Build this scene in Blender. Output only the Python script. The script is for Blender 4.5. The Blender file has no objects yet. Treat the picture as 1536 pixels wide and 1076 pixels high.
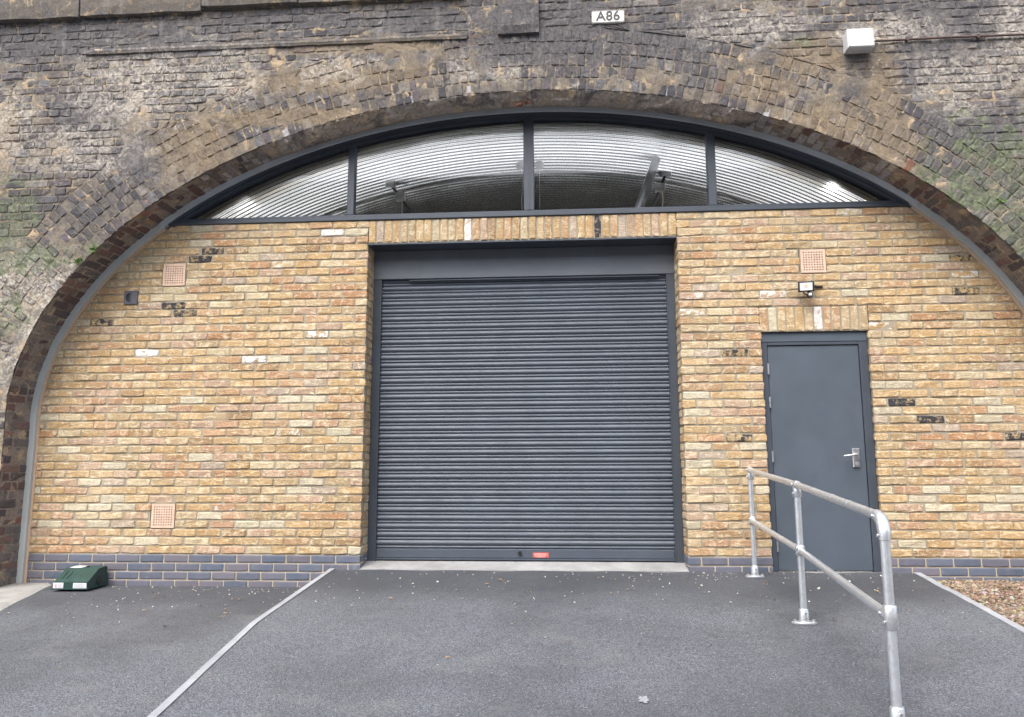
import bpy, math, random
import numpy as np
from mathutils import Matrix, Vector, noise as mnoise

# ------------------------------------------------------------------ camera, world, light, exposure
scene = bpy.context.scene
COL = scene.collection
FPX, W0, H0 = 1150.0, 1536.0, 1076.0
CAM = np.array([1.8383, -6.8502, 0.7287])
YAW, PITCH, ROLL = 0.0713, 0.1462, -0.0027

def cam_axes():
    f = np.array([-math.sin(YAW)*math.cos(PITCH), math.cos(YAW)*math.cos(PITCH), math.sin(PITCH)])
    r = np.array([math.cos(YAW), math.sin(YAW), 0.0])
    u = np.cross(r, f)
    r2 = r*math.cos(ROLL)+u*math.sin(ROLL)
    return r2, np.cross(r2, f), f
CR, CU, CF = cam_axes()
cam_data = bpy.data.cameras.new('camera')
cam = bpy.data.objects.new('camera', cam_data)
COL.objects.link(cam)
cam.matrix_world = Matrix(((CR[0], CU[0], -CF[0], CAM[0]), (CR[1], CU[1], -CF[1], CAM[1]),
                           (CR[2], CU[2], -CF[2], CAM[2]), (0, 0, 0, 1)))
cam_data.sensor_width = 36.0
cam_data.lens = FPX/W0*36.0
cam_data.clip_end = 500.0
scene.camera = cam

SUN_ELEV, SUN_AZ = math.radians(56), math.radians(200)     # azimuth clockwise from +Y (behind the camera)
world = bpy.data.worlds.new('World')
scene.world = world
world.use_nodes = True
wn = world.node_tree
for n in list(wn.nodes):
    wn.nodes.remove(n)
sky = wn.nodes.new('ShaderNodeTexSky')
sky.sky_type = 'NISHITA'
sky.sun_disc = False
sky.sun_elevation = SUN_ELEV
sky.sun_rotation = SUN_AZ
sky.air_density = 1.0
sky.dust_density = 4.0
sky.ozone_density = 1.0
hs = wn.nodes.new('ShaderNodeHueSaturation')
hs.inputs['Saturation'].default_value = 0.55               # overcast: a pale, almost colourless sky
bg = wn.nodes.new('ShaderNodeBackground')
bg.inputs['Strength'].default_value = 0.15
wo = wn.nodes.new('ShaderNodeOutputWorld')
wn.links.new(sky.outputs[0], hs.inputs['Color'])
wn.links.new(hs.outputs[0], bg.inputs['Color'])
wn.links.new(bg.outputs[0], wo.inputs['Surface'])

sun_data = bpy.data.lights.new('sun', 'SUN')
sun_data.energy = 0.7
sun_data.angle = math.radians(40)
sun_data.color = (1.0, 0.965, 0.92)
sun = bpy.data.objects.new('sun', sun_data)
COL.objects.link(sun)
sdir = Vector((math.sin(SUN_AZ)*math.cos(SUN_ELEV), math.cos(SUN_AZ)*math.cos(SUN_ELEV), math.sin(SUN_ELEV)))
sun.rotation_euler = sdir.to_track_quat('Z', 'Y').to_euler()
sun.location = (0, -8, 12)

scene.view_settings.view_transform = 'Standard'
scene.view_settings.look = 'None'
scene.view_settings.gamma = 1.0
scene.view_settings.use_curve_mapping = False
scene.view_settings.exposure = 1.68
scene.render.engine = 'CYCLES'

# ------------------------------------------------------------------ pixel helpers (a pixel gives a direction only)
def ray(x, y):
    return CF + CR*(x-768)/FPX + CU*(538-y)/FPX
def at_y(x, y, Y=0.0):
    d = ray(x, y)
    return CAM + d*((Y-CAM[1])/d[1])
def at_plane(x, y, z0, k):          # plane z = z0 + k*Y
    d = ray(x, y)
    return CAM + d*((z0+k*CAM[1]-CAM[2])/(d[2]-k*d[1]))
def to_px(P):
    d = np.asarray(P)-CAM
    return 768+FPX*d@CR/(d@CF), 538-FPX*d@CU/(d@CF)

FACE = -0.36                        # plane of the viaduct's face; the infill wall's face is Y = 0
RZ0, RK = -0.125, 0.066             # ramp plane
YZ0, YK = -0.275, 0.03              # yard plane beside the ramp
def ramp_z(Y): return RZ0+RK*Y
def yard_z(Y): return YZ0+YK*Y
rng = random.Random(7)
nrng = np.random.default_rng(11)

def s2l(r, g, b, k=1.0):
    def c(v):
        v /= 255.0
        return (v/12.92 if v <= 0.04045 else ((v+0.055)/1.055)**2.4)*k
    return (c(r), c(g), c(b))

# ------------------------------------------------------------------ node helper and materials
class G:
    def __init__(self, name):
        self.m = bpy.data.materials.new(name)
        self.m.use_nodes = True
        self.t = self.m.node_tree
        for n in list(self.t.nodes):
            self.t.nodes.remove(n)
        self.out = self.t.nodes.new('ShaderNodeOutputMaterial')
        self.p = self.t.nodes.new('ShaderNodeBsdfPrincipled')
        self.t.links.new(self.p.outputs[0], self.out.inputs['Surface'])
        self._pos = None
    def put(self, sock, v):
        if isinstance(v, bpy.types.NodeSocket):
            self.t.links.new(v, sock)
        elif v is not None:
            if sock.type == 'RGBA' and len(v) == 3:
                v = (*v, 1.0)
            sock.default_value = v
    def pos(self):
        if self._pos is None:
            self._pos = self.t.nodes.new('ShaderNodeNewGeometry').outputs['Position']
        return self._pos
    def noise(self, scale, detail=4.0, rough=0.55, vec=None, dist=0.0):
        n = self.t.nodes.new('ShaderNodeTexNoise')
        self.put(n.inputs['Vector'], vec if vec is not None else self.pos())
        n.inputs['Scale'].default_value = scale
        n.inputs['Detail'].default_value = detail
        n.inputs['Roughness'].default_value = rough
        n.inputs['Distortion'].default_value = dist
        return n.outputs['Fac']
    def voronoi(self, scale, out='Distance', feature='F1', vec=None, rand=1.0):
        n = self.t.nodes.new('ShaderNodeTexVoronoi')
        n.feature = feature
        self.put(n.inputs['Vector'], vec if vec is not None else self.pos())
        n.inputs['Scale'].default_value = scale
        n.inputs['Randomness'].default_value = rand
        return n.outputs[out]
    def math(self, op, a, b=None, clamp=False):
        n = self.t.nodes.new('ShaderNodeMath')
        n.operation = op
        n.use_clamp = clamp
        self.put(n.inputs[0], a)
        if b is not None:
            self.put(n.inputs[1], b)
        return n.outputs[0]
    def vmath(self, op, a, b=None, out=0):
        n = self.t.nodes.new('ShaderNodeVectorMath')
        n.operation = op
        self.put(n.inputs[0], a)
        if b is not None:
            self.put(n.inputs[1], b)
        return n.outputs['Value'] if op == 'LENGTH' else n.outputs[out]
    def map(self, v, a, b, c=0.0, d=1.0):
        n = self.t.nodes.new('ShaderNodeMapRange')
        self.put(n.inputs['Value'], v)
        for k, x in zip(('From Min', 'From Max', 'To Min', 'To Max'), (a, b, c, d)):
            n.inputs[k].default_value = x
        return n.outputs[0]
    def mix(self, f, a, b, blend='MIX'):
        n = self.t.nodes.new('ShaderNodeMix')
        n.data_type = 'RGBA'
        n.blend_type = blend
        self.put(n.inputs[0], f)
        self.put(n.inputs[6], a)
        self.put(n.inputs[7], b)
        return n.outputs[2]
    def bump(self, h, strength=0.5, dist=0.005, normal=None):
        n = self.t.nodes.new('ShaderNodeBump')
        n.inputs['Strength'].default_value = strength
        n.inputs['Distance'].default_value = dist
        self.put(n.inputs['Height'], h)
        if normal is not None:
            self.put(n.inputs['Normal'], normal)
        return n.outputs[0]
    def piece(self, joined):
        """per-piece colour and flag: object colour for single pieces, mesh attribute for joined ones"""
        if joined:
            n = self.t.nodes.new('ShaderNodeAttribute')
            n.attribute_name = 'piece'
            return n.outputs['Color'], n.outputs['Alpha']
        n = self.t.nodes.new('ShaderNodeObjectInfo')
        return n.outputs['Color'], n.outputs['Alpha']
    def set(self, color=None, rough=None, metal=None, normal=None, spec=None):
        p = self.p.inputs
        self.put(p['Base Color'], color)
        self.put(p['Roughness'], rough)
        self.put(p['Metallic'], metal)
        self.put(p['Normal'], normal)
        self.put(p['Specular IOR Level'], spec)
        return self.m

def plain(name, color, rough=0.5, metal=0.0, var=0.15, scale=6.0, bump=0.0, bscale=80.0, spec=0.5, detail=4.0):
    g = G(name)
    n = g.noise(scale, detail)
    c = g.mix(g.map(n, 0.3, 0.7), tuple(v*(1-var) for v in color), tuple(min(1, v*(1+var)) for v in color))
    r = g.map(g.noise(scale*2.3, 3), 0.3, 0.7, max(0.02, rough-0.07), min(1, rough+0.07))
    nm = g.bump(g.noise(bscale, 4), 0.4, bump) if bump else None
    return g.set(c, r, metal, nm, spec)

def m_stock(joined):
    g = G('stock_brick_joined' if joined else 'stock_brick')
    col, flag = g.piece(joined)
    big = g.noise(9, 5, 0.6)
    fine = g.noise(55, 6, 0.65)
    streak = g.noise(30, 5, 0.6, vec=g.vmath('MULTIPLY', g.pos(), (0.45, 0.45, 1.6)), dist=1.6)
    c = g.mix(g.map(fine, 0.36, 0.66), g.mix(0.42, col, (0.25, 0.15, 0.065)), col)
    blot = g.noise(17, 5, 0.62, dist=1.2)
    c = g.mix(g.map(blot, 0.50, 0.66, 0, 0.75), c, (0.585, 0.495, 0.345))
    c = g.mix(g.map(blot, 0.46, 0.34, 0, 0.55), c, (0.40, 0.28, 0.17))
    c = g.mix(g.map(streak, 0.56, 0.68, 0, 0.70), c, (0.72, 0.62, 0.43))
    c = g.mix(g.map(big, 0.60, 0.75, 0, 0.30), c, (0.36, 0.27, 0.17))
    pale = g.noise(1.1, 3)
    c = g.mix(g.map(pale, 0.5, 0.75, 0, 0.22), c, (0.62, 0.55, 0.42))
    # flag: 1 plain, about 0.5 white-washed, 0 tarred
    sm = g.noise(17, 5, 0.62, dist=0.6)
    white = g.math('MULTIPLY', g.math('MULTIPLY', g.math('SUBTRACT', sm, g.math('SUBTRACT', flag, 0.13)), 12.0, clamp=True), g.math('LESS_THAN', g.math('ABSOLUTE', g.math('SUBTRACT', flag, 0.5)), 0.2))
    black = g.math('MULTIPLY', g.math('MULTIPLY', g.math('SUBTRACT', g.math('ADD', g.math('MULTIPLY', sm, 0.65), g.math('MULTIPLY', fine, 0.35)), g.math('ADD', flag, 0.40)), 10.0, clamp=True), g.math('LESS_THAN', flag, 0.2))
    white = g.math('MULTIPLY', white, g.map(fine, 0.34, 0.50, 0.25, 1.0))
    c = g.mix(white, c, (0.66, 0.635, 0.61))
    c = g.mix(black, c, (0.040, 0.040, 0.045))
    h = g.math('ADD', g.math('MULTIPLY', fine, 0.6), g.math('MULTIPLY', streak, 0.9))
    return g.set(c, 0.9, 0.0, g.bump(h, 0.9, 0.009), 0.25)

def m_mortar(name, col, col2, b=0.004):
    g = G(name)
    c = g.mix(g.map(g.noise(2.2, 5), 0.35, 0.65), col, col2)
    c = g.mix(g.map(g.noise(120, 3), 0.35, 0.7, 0, 0.35), c, tuple(v*0.6 for v in col))
    return g.set(c, 0.95, 0.0, g.bump(g.noise(160, 4), 0.6, b), 0.2)

def m_blue(joined=False):
    g = G('engineering_brick')
    col, flag = g.piece(joined)
    c = g.mix(g.map(g.noise(14, 5), 0.3, 0.75), col, g.mix(0.5, col, (0.17, 0.15, 0.17)))
    c = g.mix(g.map(g.noise(4, 6, 0.7), 0.60, 0.74, 0, 0.5), c, (0.33, 0.31, 0.29))
    return g.set(c, g.map(g.noise(20, 3), 0.3, 0.7, 0.45, 0.7), 0.0, g.bump(g.noise(90, 4), 0.4, 0.003), 0.5)

# stains on the old masonry, placed where the photograph shows them: kind, pixel x, y, radii in metres (along, up)
STAINS = [
    ('pale', 210, 130, 1.0, 0.50), ('pale', 100, 230, 0.9, 0.35), ('pale', 20, 190, 0.35, 0.6), ('pale', 340, 110, 0.5, 0.4),
    ('pale', 1450, 120, 0.6, 0.40), ('pale', 1520, 60, 0.3, 0.6), ('pale', 60, 560, 0.55, 0.9), ('pale', 30, 430, 0.6, 0.5),
    ('pale', 690, 105, 0.18, 0.2), ('pale', 760, 110, 0.2, 0.12), ('pale', 130, 420, 0.35, 0.25), ('pale', 1120, 40, 0.7, 0.25), ('pale', 1340, 45, 0.6, 0.2), ('pale', 500, 100, 0.5, 0.2),
    ('tan', 290, 215, 0.38, 0.30), ('tan', 1326, 150, 0.14, 0.6), ('tan', 1330, 210, 0.28, 0.28), ('tan', 1215, 85, 0.3, 0.2),
    ('tan', 500, 118, 0.9, 0.14), ('tan', 1150, 130, 0.35, 0.16), ('tan', 540, 73, 0.8, 0.05), ('tan', 10, 200, 0.12, 0.4), ('tan', 430, 175, 0.9, 0.10), ('tan', 1230, 190, 0.5, 0.2),
    ('soot', 130, 62, 1.7, 0.20), ('soot', 830, 45, 0.75, 0.40), ('soot', 1470, 190, 0.55, 0.22), ('soot', 1450, 30, 0.9, 0.3),
    ('soot', 1380, 90, 0.5, 0.28), ('soot', 1050, 50, 0.9, 0.25), ('soot', 130, 170, 0.4, 0.25), ('soot', 640, 30, 0.8, 0.14), ('soot', 210, 240, 0.3, 0.22), ('soot', 440, 30, 0.9, 0.1),
    ('moss', 12, 340, 0.34, 0.50), ('moss', 1512, 300, 0.68, 0.72), ('moss', 50, 390, 0.32, 0.18), ('moss', 1500, 245, 0.3, 0.14), ('moss', 10, 470, 0.2, 0.25),
    ('moss', 1205, 62, 0.08, 0.07), ('moss', 150, 375, 0.16, 0.10),
]
def m_old(name, joined=None, base=None, soffit=False):
    g = G(name)
    if joined is None:
        col = base
    else:
        col, flag = g.piece(joined)
    n1 = g.noise(1.6, 6, 0.62)
    n2 = g.noise(7.0, 6, 0.68, dist=0.6)
    n3 = g.noise(38, 6, 0.7)
    n4 = g.noise(3.1, 7, 0.7, dist=1.0)
    run = g.noise(9, 4, 0.6, vec=g.vmath('MULTIPLY', g.pos(), (1.6, 1.0, 0.22)))
    c = g.mix(g.map(n3, 0.3, 0.72), g.mix(0.6, col, (0.045, 0.042, 0.042)), col)
    if joined is None:
        c = g.mix(g.map(n4, 0.52, 0.62, 0, 0.7), c, (0.11, 0.104, 0.104))
        c = g.mix(g.map(n2, 0.55, 0.63, 0, 0.8), c, (0.42, 0.31, 0.185))
    masks = {}
    for kind in ('pale', 'tan', 'soot', 'moss'):
        acc = None
        for k, x, y, rx, rz in STAINS:
            if k != kind:
                continue
            P = at_y(x, y, FACE)
            d = g.vmath('MULTIPLY', g.vmath('SUBTRACT', g.pos(), (P[0], 0.0, P[2])), (1/rx, 0.0, 1/rz))
            l = g.vmath('LENGTH', d)
            acc = l if acc is None else g.math('MINIMUM', acc, l)
        masks[kind] = acc
    nz = g.math('ADD', g.math('MULTIPLY', n2, 2.6), g.math('MULTIPLY', n3, 1.0))
    def region(kind, a, b):
        return g.map(g.math('ADD', masks[kind], g.math('SUBTRACT', nz, 1.8)), a, b)
    if not soffit:
        soot = g.math('MAXIMUM', g.map(n4, 0.50, 0.61, 0, 0.58), g.math('MULTIPLY', region('soot', 1.25, 0.75), 0.95))
        c = g.mix(soot, c, g.mix(g.map(n3, 0.35, 0.7), (0.058, 0.056, 0.062), (0.150, 0.142, 0.140)))
        tan = g.math('MULTIPLY', region('tan', 1.2, 0.7), 0.55)
        c = g.mix(tan, c, g.mix(g.map(n3, 0.3, 0.7), (0.17, 0.125, 0.075), (0.29, 0.225, 0.145)))
        pale = g.math('MAXIMUM', g.math('MULTIPLY', g.map(n2, 0.585, 0.67), g.map(n1, 0.42, 0.60, 0.10, 0.62)),
                      g.math('MULTIPLY', region('pale', 0.95, 0.45), 0.78))
        n5 = g.noise(15, 6, 0.7, dist=1.5)
        pale = g.math('MULTIPLY', g.math('MULTIPLY', pale, g.map(n3, 0.32, 0.58, 0.15, 1)), g.map(n5, 0.42, 0.56, 0.12, 1))
        c = g.mix(pale, c, g.mix(g.map(n1, 0.4, 0.6), (0.40, 0.36, 0.31), (0.56, 0.51, 0.43)))
        c = g.mix(g.map(run, 0.57, 0.68, 0, 0.30), c, (0.30, 0.28, 0.26))
        c = g.mix(g.map(g.noise(5.5, 6, 0.7, dist=1.8), 0.56, 0.66, 0, 0.55), c, (0.115, 0.092, 0.075))
        moss = g.math('MULTIPLY', region('moss', 1.05, 0.55), g.map(n2, 0.36, 0.56, 0.92, 0.25))
        c = g.mix(moss, c, g.mix(g.map(n3, 0.35, 0.65), (0.060, 0.078, 0.038), (0.19, 0.215, 0.135)))
    else:
        c = g.mix(g.map(n4, 0.54, 0.64, 0, 0.40), c, (0.10, 0.09, 0.088))
        c = g.mix(g.map(n2, 0.60, 0.70, 0, 0.55), c, (0.36, 0.30, 0.24))
    h = g.math('ADD', g.math('MULTIPLY', n3, 0.8), g.math('MULTIPLY', n2, 1.2))
    return g.set(c, 0.93, 0.0, g.bump(h, 0.8, 0.013), 0.2)

def m_tarmac(name, dark, light):
    g = G(name)
    v = g.voronoi(185, 'Color')
    sep = g.t.nodes.new('ShaderNodeSeparateColor')
    g.put(sep.inputs[0], v)
    stone = sep.outputs[0]
    c = g.mix(g.map(stone, 0.1, 0.95), dark, light)
    c = g.mix(g.map(g.noise(260, 3), 0.45, 0.7, 0, 0.7), c, tuple(v*0.45 for v in dark))
    patch = g.noise(0.75, 5, 0.6)
    c = g.mix(g.map(patch, 0.42, 0.62, 0, 0.45), c, tuple(v*0.62 for v in dark))
    c = g.mix(g.map(g.noise(2.7, 6, 0.65), 0.55, 0.72, 0, 0.35), c, (0.16, 0.155, 0.15))
    c = g.mix(g.map(stone, 0.992, 0.998), c, (0.30, 0.29, 0.28))
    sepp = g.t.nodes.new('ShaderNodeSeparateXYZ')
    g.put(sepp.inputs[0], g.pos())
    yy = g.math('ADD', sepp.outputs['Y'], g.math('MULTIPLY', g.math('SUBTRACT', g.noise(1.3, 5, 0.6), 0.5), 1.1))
    c = g.mix(g.map(yy, -1.35, -0.70, 0, 0.58), c, tuple(v*0.75 for v in dark))        # darker along the wall, with a noise-broken edge
    stain = g.noise(1.9, 6, 0.7, dist=1.4)
    c = g.mix(g.map(stain, 0.60, 0.70, 0, 0.30), c, tuple(v*0.5 for v in dark))
    d = g.voronoi(185, 'Distance')
    h = g.math('SUBTRACT', 1.0, d)
    nm = g.bump(h, 0.7, 0.004)
    nm = g.bump(g.noise(60, 4), 0.5, 0.008, nm)
    return g.set(c, g.map(patch, 0.4, 0.6, 0.86, 0.66), 0.0, nm, 0.42)

def m_concrete(name, col, var=0.2):
    g = G(name)
    c = g.mix(g.map(g.noise(3.5, 7, 0.65), 0.3, 0.7), tuple(v*(1-var) for v in col), tuple(v*(1+var) for v in col))
    c = g.mix(g.map(g.noise(40, 4), 0.55, 0.75, 0, 0.4), c, tuple(v*0.55 for v in col))
    return g.set(c, 0.88, 0.0, g.bump(g.noise(110, 5), 0.5, 0.003), 0.3)

def m_galv(name, col, rough, spangle=30.0, sv=0.05, metal=0.85):
    g = G(name)
    v = g.voronoi(spangle, 'Color')
    sep = g.t.nodes.new('ShaderNodeSeparateColor')
    g.put(sep.inputs[0], v)
    c = g.mix(g.map(sep.outputs[0], 0, 1), tuple(x*(1-sv) for x in col), tuple(min(1, x*(1+sv)) for x in col))
    c = g.mix(g.map(g.noise(5, 6, 0.65), 0.5, 0.75, 0, 0.25), c, (0.60, 0.60, 0.60))
    return g.set(c, g.map(sep.outputs[1], 0, 1, rough-0.05, rough+0.05), metal, g.bump(g.noise(140, 3), 0.10, 0.001))

def m_glass(name):
    g = G(name)
    t = g.t
    fr = t.nodes.new('ShaderNodeFresnel')
    fr.inputs['IOR'].default_value = 1.52
    tr = t.nodes.new('ShaderNodeBsdfTransparent')
    tr.inputs['Color'].default_value = (0.93, 0.94, 0.95, 1)
    gl = t.nodes.new('ShaderNodeBsdfGlossy')
    gl.inputs['Roughness'].default_value = 0.0
    mx = t.nodes.new('ShaderNodeMixShader')
    t.links.new(fr.outputs[0], mx.inputs[0])
    t.links.new(tr.outputs[0], mx.inputs[1])
    t.links.new(gl.outputs[0], mx.inputs[2])
    t.nodes.remove(g.p)
    t.links.new(mx.outputs[0], g.out.inputs['Surface'])
    return g.m

def m_powder(name, col, rough, dust=0.28):
    g = G(name)
    c = g.mix(g.map(g.noise(2.1, 6, 0.6), 0.35, 0.7), tuple(v*0.9 for v in col), tuple(v*1.14 for v in col))
    c = g.mix(g.map(g.noise(16, 6, 0.7), 0.62, 0.78, 0, dust), c, (0.16, 0.16, 0.16))       # dust
    return g.set(c, g.map(g.noise(9, 4), 0.3, 0.7, rough-0.06, rough+0.08), 0.0, g.bump(g.noise(420, 2), 0.12, 0.001), 0.5)

M = {}
M['stock'], M['stock_j'] = m_stock(False), m_stock(True)
M['mortar'] = m_mortar('mortar_tan', (0.295, 0.256, 0.186), (0.355, 0.320, 0.252))
M['mortar_plinth'] = m_mortar('mortar_plinth', (0.45, 0.375, 0.265), (0.50, 0.44, 0.34))
M['blue'] = m_blue()
M['old'], M['old_j'] = m_old('old_brick', False), m_old('old_brick_joined', True)
M['old_core'] = m_old('old_mortar', None, (0.23, 0.195, 0.15))
M['soffit'], M['soffit_j'] = m_old('soffit_brick', False, soffit=True), m_old('soffit_brick_joined', True, soffit=True)
M['soffit_core'] = m_old('soffit_mortar', None, (0.30, 0.25, 0.21), soffit=True)
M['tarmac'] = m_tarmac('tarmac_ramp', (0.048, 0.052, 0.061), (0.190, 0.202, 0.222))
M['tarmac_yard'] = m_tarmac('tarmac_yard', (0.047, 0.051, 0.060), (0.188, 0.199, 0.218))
M['concrete'] = m_concrete('concrete_grey', (0.245, 0.245, 0.245), 0.25)
M['concrete_kerb'] = m_concrete('concrete_kerb', (0.27, 0.265, 0.25), 0.28)
M['edging'] = m_concrete('edging_grey', (0.27, 0.28, 0.295), 0.20)
M['trim'] = plain('trim_grey', (0.40, 0.425, 0.42), 0.55, 0.0, 0.10, 3.0)
M['flash'] = plain('flashing_blue_grey', (0.42, 0.46, 0.49), 0.38, 0.0, 0.10, 3.0)
M['sealant'] = m_mortar('sealant_pink', (0.50, 0.345, 0.24), (0.44, 0.335, 0.235), 0.002)
M['anthra'] = m_powder('anthracite_powder_coat', (0.046, 0.056, 0.072), 0.42)
M['hood'] = m_powder('anthracite_hood', (0.105, 0.120, 0.138), 0.45)  # lightened copy: sky light on the flat face put into the colour
M['shutter'] = m_powder('anthracite_shutter', (0.056, 0.069, 0.090), 0.52, 0.10)
M['door'] = m_powder('anthracite_door', (0.062, 0.079, 0.100), 0.50)
M['galv'] = m_galv('galvanised_tube', (0.76, 0.79, 0.82), 0.36, 60, 0.05, 0.85)
M['galv_fit'] = m_galv('galvanised_fitting', (0.66, 0.68, 0.70), 0.40, 90, 0.08, 0.85)
M['corrug'] = plain('corrugated_steel', (0.86, 0.87, 0.88), 0.18, 0.90, 0.04, 1.5)
M['glass'] = m_glass('window_glass')
M['steel'] = plain('satin_steel', (0.56, 0.57, 0.58), 0.33, 0.9, 0.08)
M['terra'] = plain('terracotta', (0.57, 0.41, 0.31), 0.85, 0, 0.12, 14, 0.002)
M['dark'] = plain('dark_void', (0.012, 0.010, 0.009), 0.9, 0, 0.1)
M['black'] = plain('black_plastic', (0.013, 0.013, 0.015), 0.42, 0, 0.1)
M['vent'] = plain('dark_grey_plastic', (0.085, 0.085, 0.10), 0.45, 0, 0.12)
M['lens'] = plain('frosted_lens', (0.72, 0.73, 0.74), 0.25, 0, 0.05)
M['led'] = plain('led_chip', (0.75, 0.60, 0.30), 0.4, 0, 0.05)
M['white'] = plain('white_plastic', (0.52, 0.53, 0.525), 0.45, 0, 0.05)
M['sign'] = plain('sign_cream', (0.70, 0.69, 0.62), 0.4, 0, 0.07)
M['ink'] = plain('sign_black', (0.018, 0.019, 0.022), 0.5, 0, 0.1)
M['rust'] = plain('rusty_pipe', (0.075, 0.045, 0.04), 0.85, 0, 0.4, 20, 0.003)
M['green'] = plain('green_plastic', (0.014, 0.044, 0.037), 0.45, 0, 0.18, 9)
M['label'] = plain('paper_label', (0.58, 0.60, 0.62), 0.5, 0, 0.04)
M['red'] = plain('red_sticker', (0.40, 0.085, 0.075), 0.55, 0, 0.1)
M['redink'] = plain('faded_red_print', (0.55, 0.28, 0.27), 0.5, 0, 0.1)
M['greyink'] = plain('grey_print', (0.30, 0.32, 0.36), 0.5, 0, 0.1)
M['pinkink'] = plain('pale_pink_print', (0.80, 0.45, 0.42), 0.5, 0, 0.1)
M['stone'] = m_old('old_stone', None, (0.17, 0.15, 0.125))
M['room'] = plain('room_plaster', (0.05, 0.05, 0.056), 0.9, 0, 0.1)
M['cable'] = plain('white_cable', (0.62, 0.60, 0.55), 0.5, 0, 0.08)
M['leaf'] = plain('dry_leaf', (0.34, 0.23, 0.125), 0.85, 0, 0.5, 60)
M['grit'] = plain('pale_grit', (0.58, 0.56, 0.52), 0.9, 0, 0.25, 60)
M['weed'] = plain('weed_green', (0.10, 0.18, 0.04), 0.7, 0, 0.4, 40)
M['paint'] = plain('paint_splash', (0.25, 0.262, 0.28), 0.8, 0, 0.2, 30)
M['soil'] = m_mortar('gravel_soil', (0.16, 0.12, 0.09), (0.22, 0.17, 0.13))
def m_gravel():
    g = G('gravel_stone')
    col, fl = g.piece(True)
    return g.set(g.mix(g.map(g.noise(90, 4), 0.3, 0.7, 0, 0.5), col, (0.2, 0.15, 0.11)), 0.85, 0, None, 0.35)
M['gravel'] = m_gravel()

# ------------------------------------------------------------------ object helpers
WORLD = {}
def own_world(o, m):
    WORLD[o.name] = m
def tag(o, label=None, cat=None, group=None, kind=None):
    if label: o['label'] = label
    if cat: o['category'] = cat
    if group: o['group'] = group
    if kind: o['kind'] = kind
    return o
def adopt(o, parent, m):
    o.matrix_basis = m
    if parent is not None:
        o.parent = parent
        o.matrix_parent_inverse = WORLD[parent.name].inverted()
    own_world(o, m)
def empty(name, loc, label, cat, group=None):
    o = bpy.data.objects.new(name, None)
    o.empty_display_size = 0.1
    COL.objects.link(o)
    adopt(o, None, Matrix.Translation(Vector(loc)))
    return tag(o, label, cat, group)
def place(name, mesh, parent=None, m=None):
    o = bpy.data.objects.new(name, mesh)
    COL.objects.link(o)
    adopt(o, parent, m if m is not None else Matrix.Identity(4))
    return o

class MB:
    def __init__(self):
        self.v, self.f, self.s = [], [], []
    def add(self, verts, faces, smooth=False):
        b = len(self.v)
        self.v += [tuple(map(float, p)) for p in verts]
        self.f += [tuple(b+i for i in f) for f in faces]
        self.s += [smooth]*len(faces)
        return self
    def hexa(self, p):                 # 8 corners: front loop of four, then back loop of four
        return self.add(p, [(0, 1, 2, 3), (7, 6, 5, 4), (0, 4, 5, 1), (1, 5, 6, 2), (2, 6, 7, 3), (3, 7, 4, 0)])
    def box(self, x0, x1, y0, y1, z0, z1, bev=0.0):
        if bev <= 0:
            return self.hexa([(x0, y0, z0), (x1, y0, z0), (x1, y0, z1), (x0, y0, z1), (x0, y1, z0), (x1, y1, z0), (x1, y1, z1), (x0, y1, z1)])
        b = bev
        lo = [(x0, z0, 0), (x1, z0, 0), (x1, z1, 0), (x0, z1, 0)]
        def ring(e, y):
            return [(x0+e, y, z0+e), (x1-e, y, z0+e), (x1-e, y, z1-e), (x0+e, y, z1-e)]
        v = ring(b, y0)+ring(0, y0+b)+ring(0, y1-b)+ring(b, y1)
        f = [(0, 1, 2, 3), (15, 14, 13, 12)]
        for k in range(3):
            for i in range(4):
                j = (i+1) % 4
                f.append((4*k+j, 4*k+i, 4*(k+1)+i, 4*(k+1)+j))
        return self.add(v, f)
    def prism(self, poly, y0, y1):     # poly of (x, z), extruded along Y
        n = len(poly)
        v = [(x, y0, z) for x, z in poly]+[(x, y1, z) for x, z in poly]
        f = [tuple(range(n)), tuple(range(2*n-1, n-1, -1))]+[((i+1) % n, i, n+i, n+(i+1) % n) for i in range(n)]
        return self.add(v, f)
    def tube(self, pts, r, n=14, caps=True, smooth=True):
        P = [Vector(p) for p in pts]
        rs = r if isinstance(r, (list, tuple)) else [r]*len(P)
        vs, fs = [], []
        t0 = (P[1]-P[0]).normalized()
        a = t0.orthogonal().normalized()
        for i, p in enumerate(P):
            t = (P[min(i+1, len(P)-1)]-P[max(i-1, 0)]).normalized()
            a = (a-t*a.dot(t)).normalized()
            b = t.cross(a)
            for k in range(n):
                w = 2*math.pi*k/n
                vs.append(p+(a*math.cos(w)+b*math.sin(w))*rs[i])
        for i in range(len(P)-1):
            for k in range(n):
                j = (k+1) % n
                fs.append((i*n+k, i*n+j, (i+1)*n+j, (i+1)*n+k))
        self.add(vs, fs, smooth)
        if caps:
            self.add(vs[:n], [tuple(range(n-1, -1, -1))])
            self.add(vs[-n:], [tuple(range(n))])
        return self
    def mesh(self, name, mat):
        me = bpy.data.meshes.new(name)
        me.from_pydata(self.v, [], self.f)
        me.polygons.foreach_set('use_smooth', self.s)
        me.materials.append(mat)
        me.update()
        return me
    def build(self, name, mat, parent=None, m=None):
        return place(name, self.mesh(name, mat), parent, m)

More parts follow.
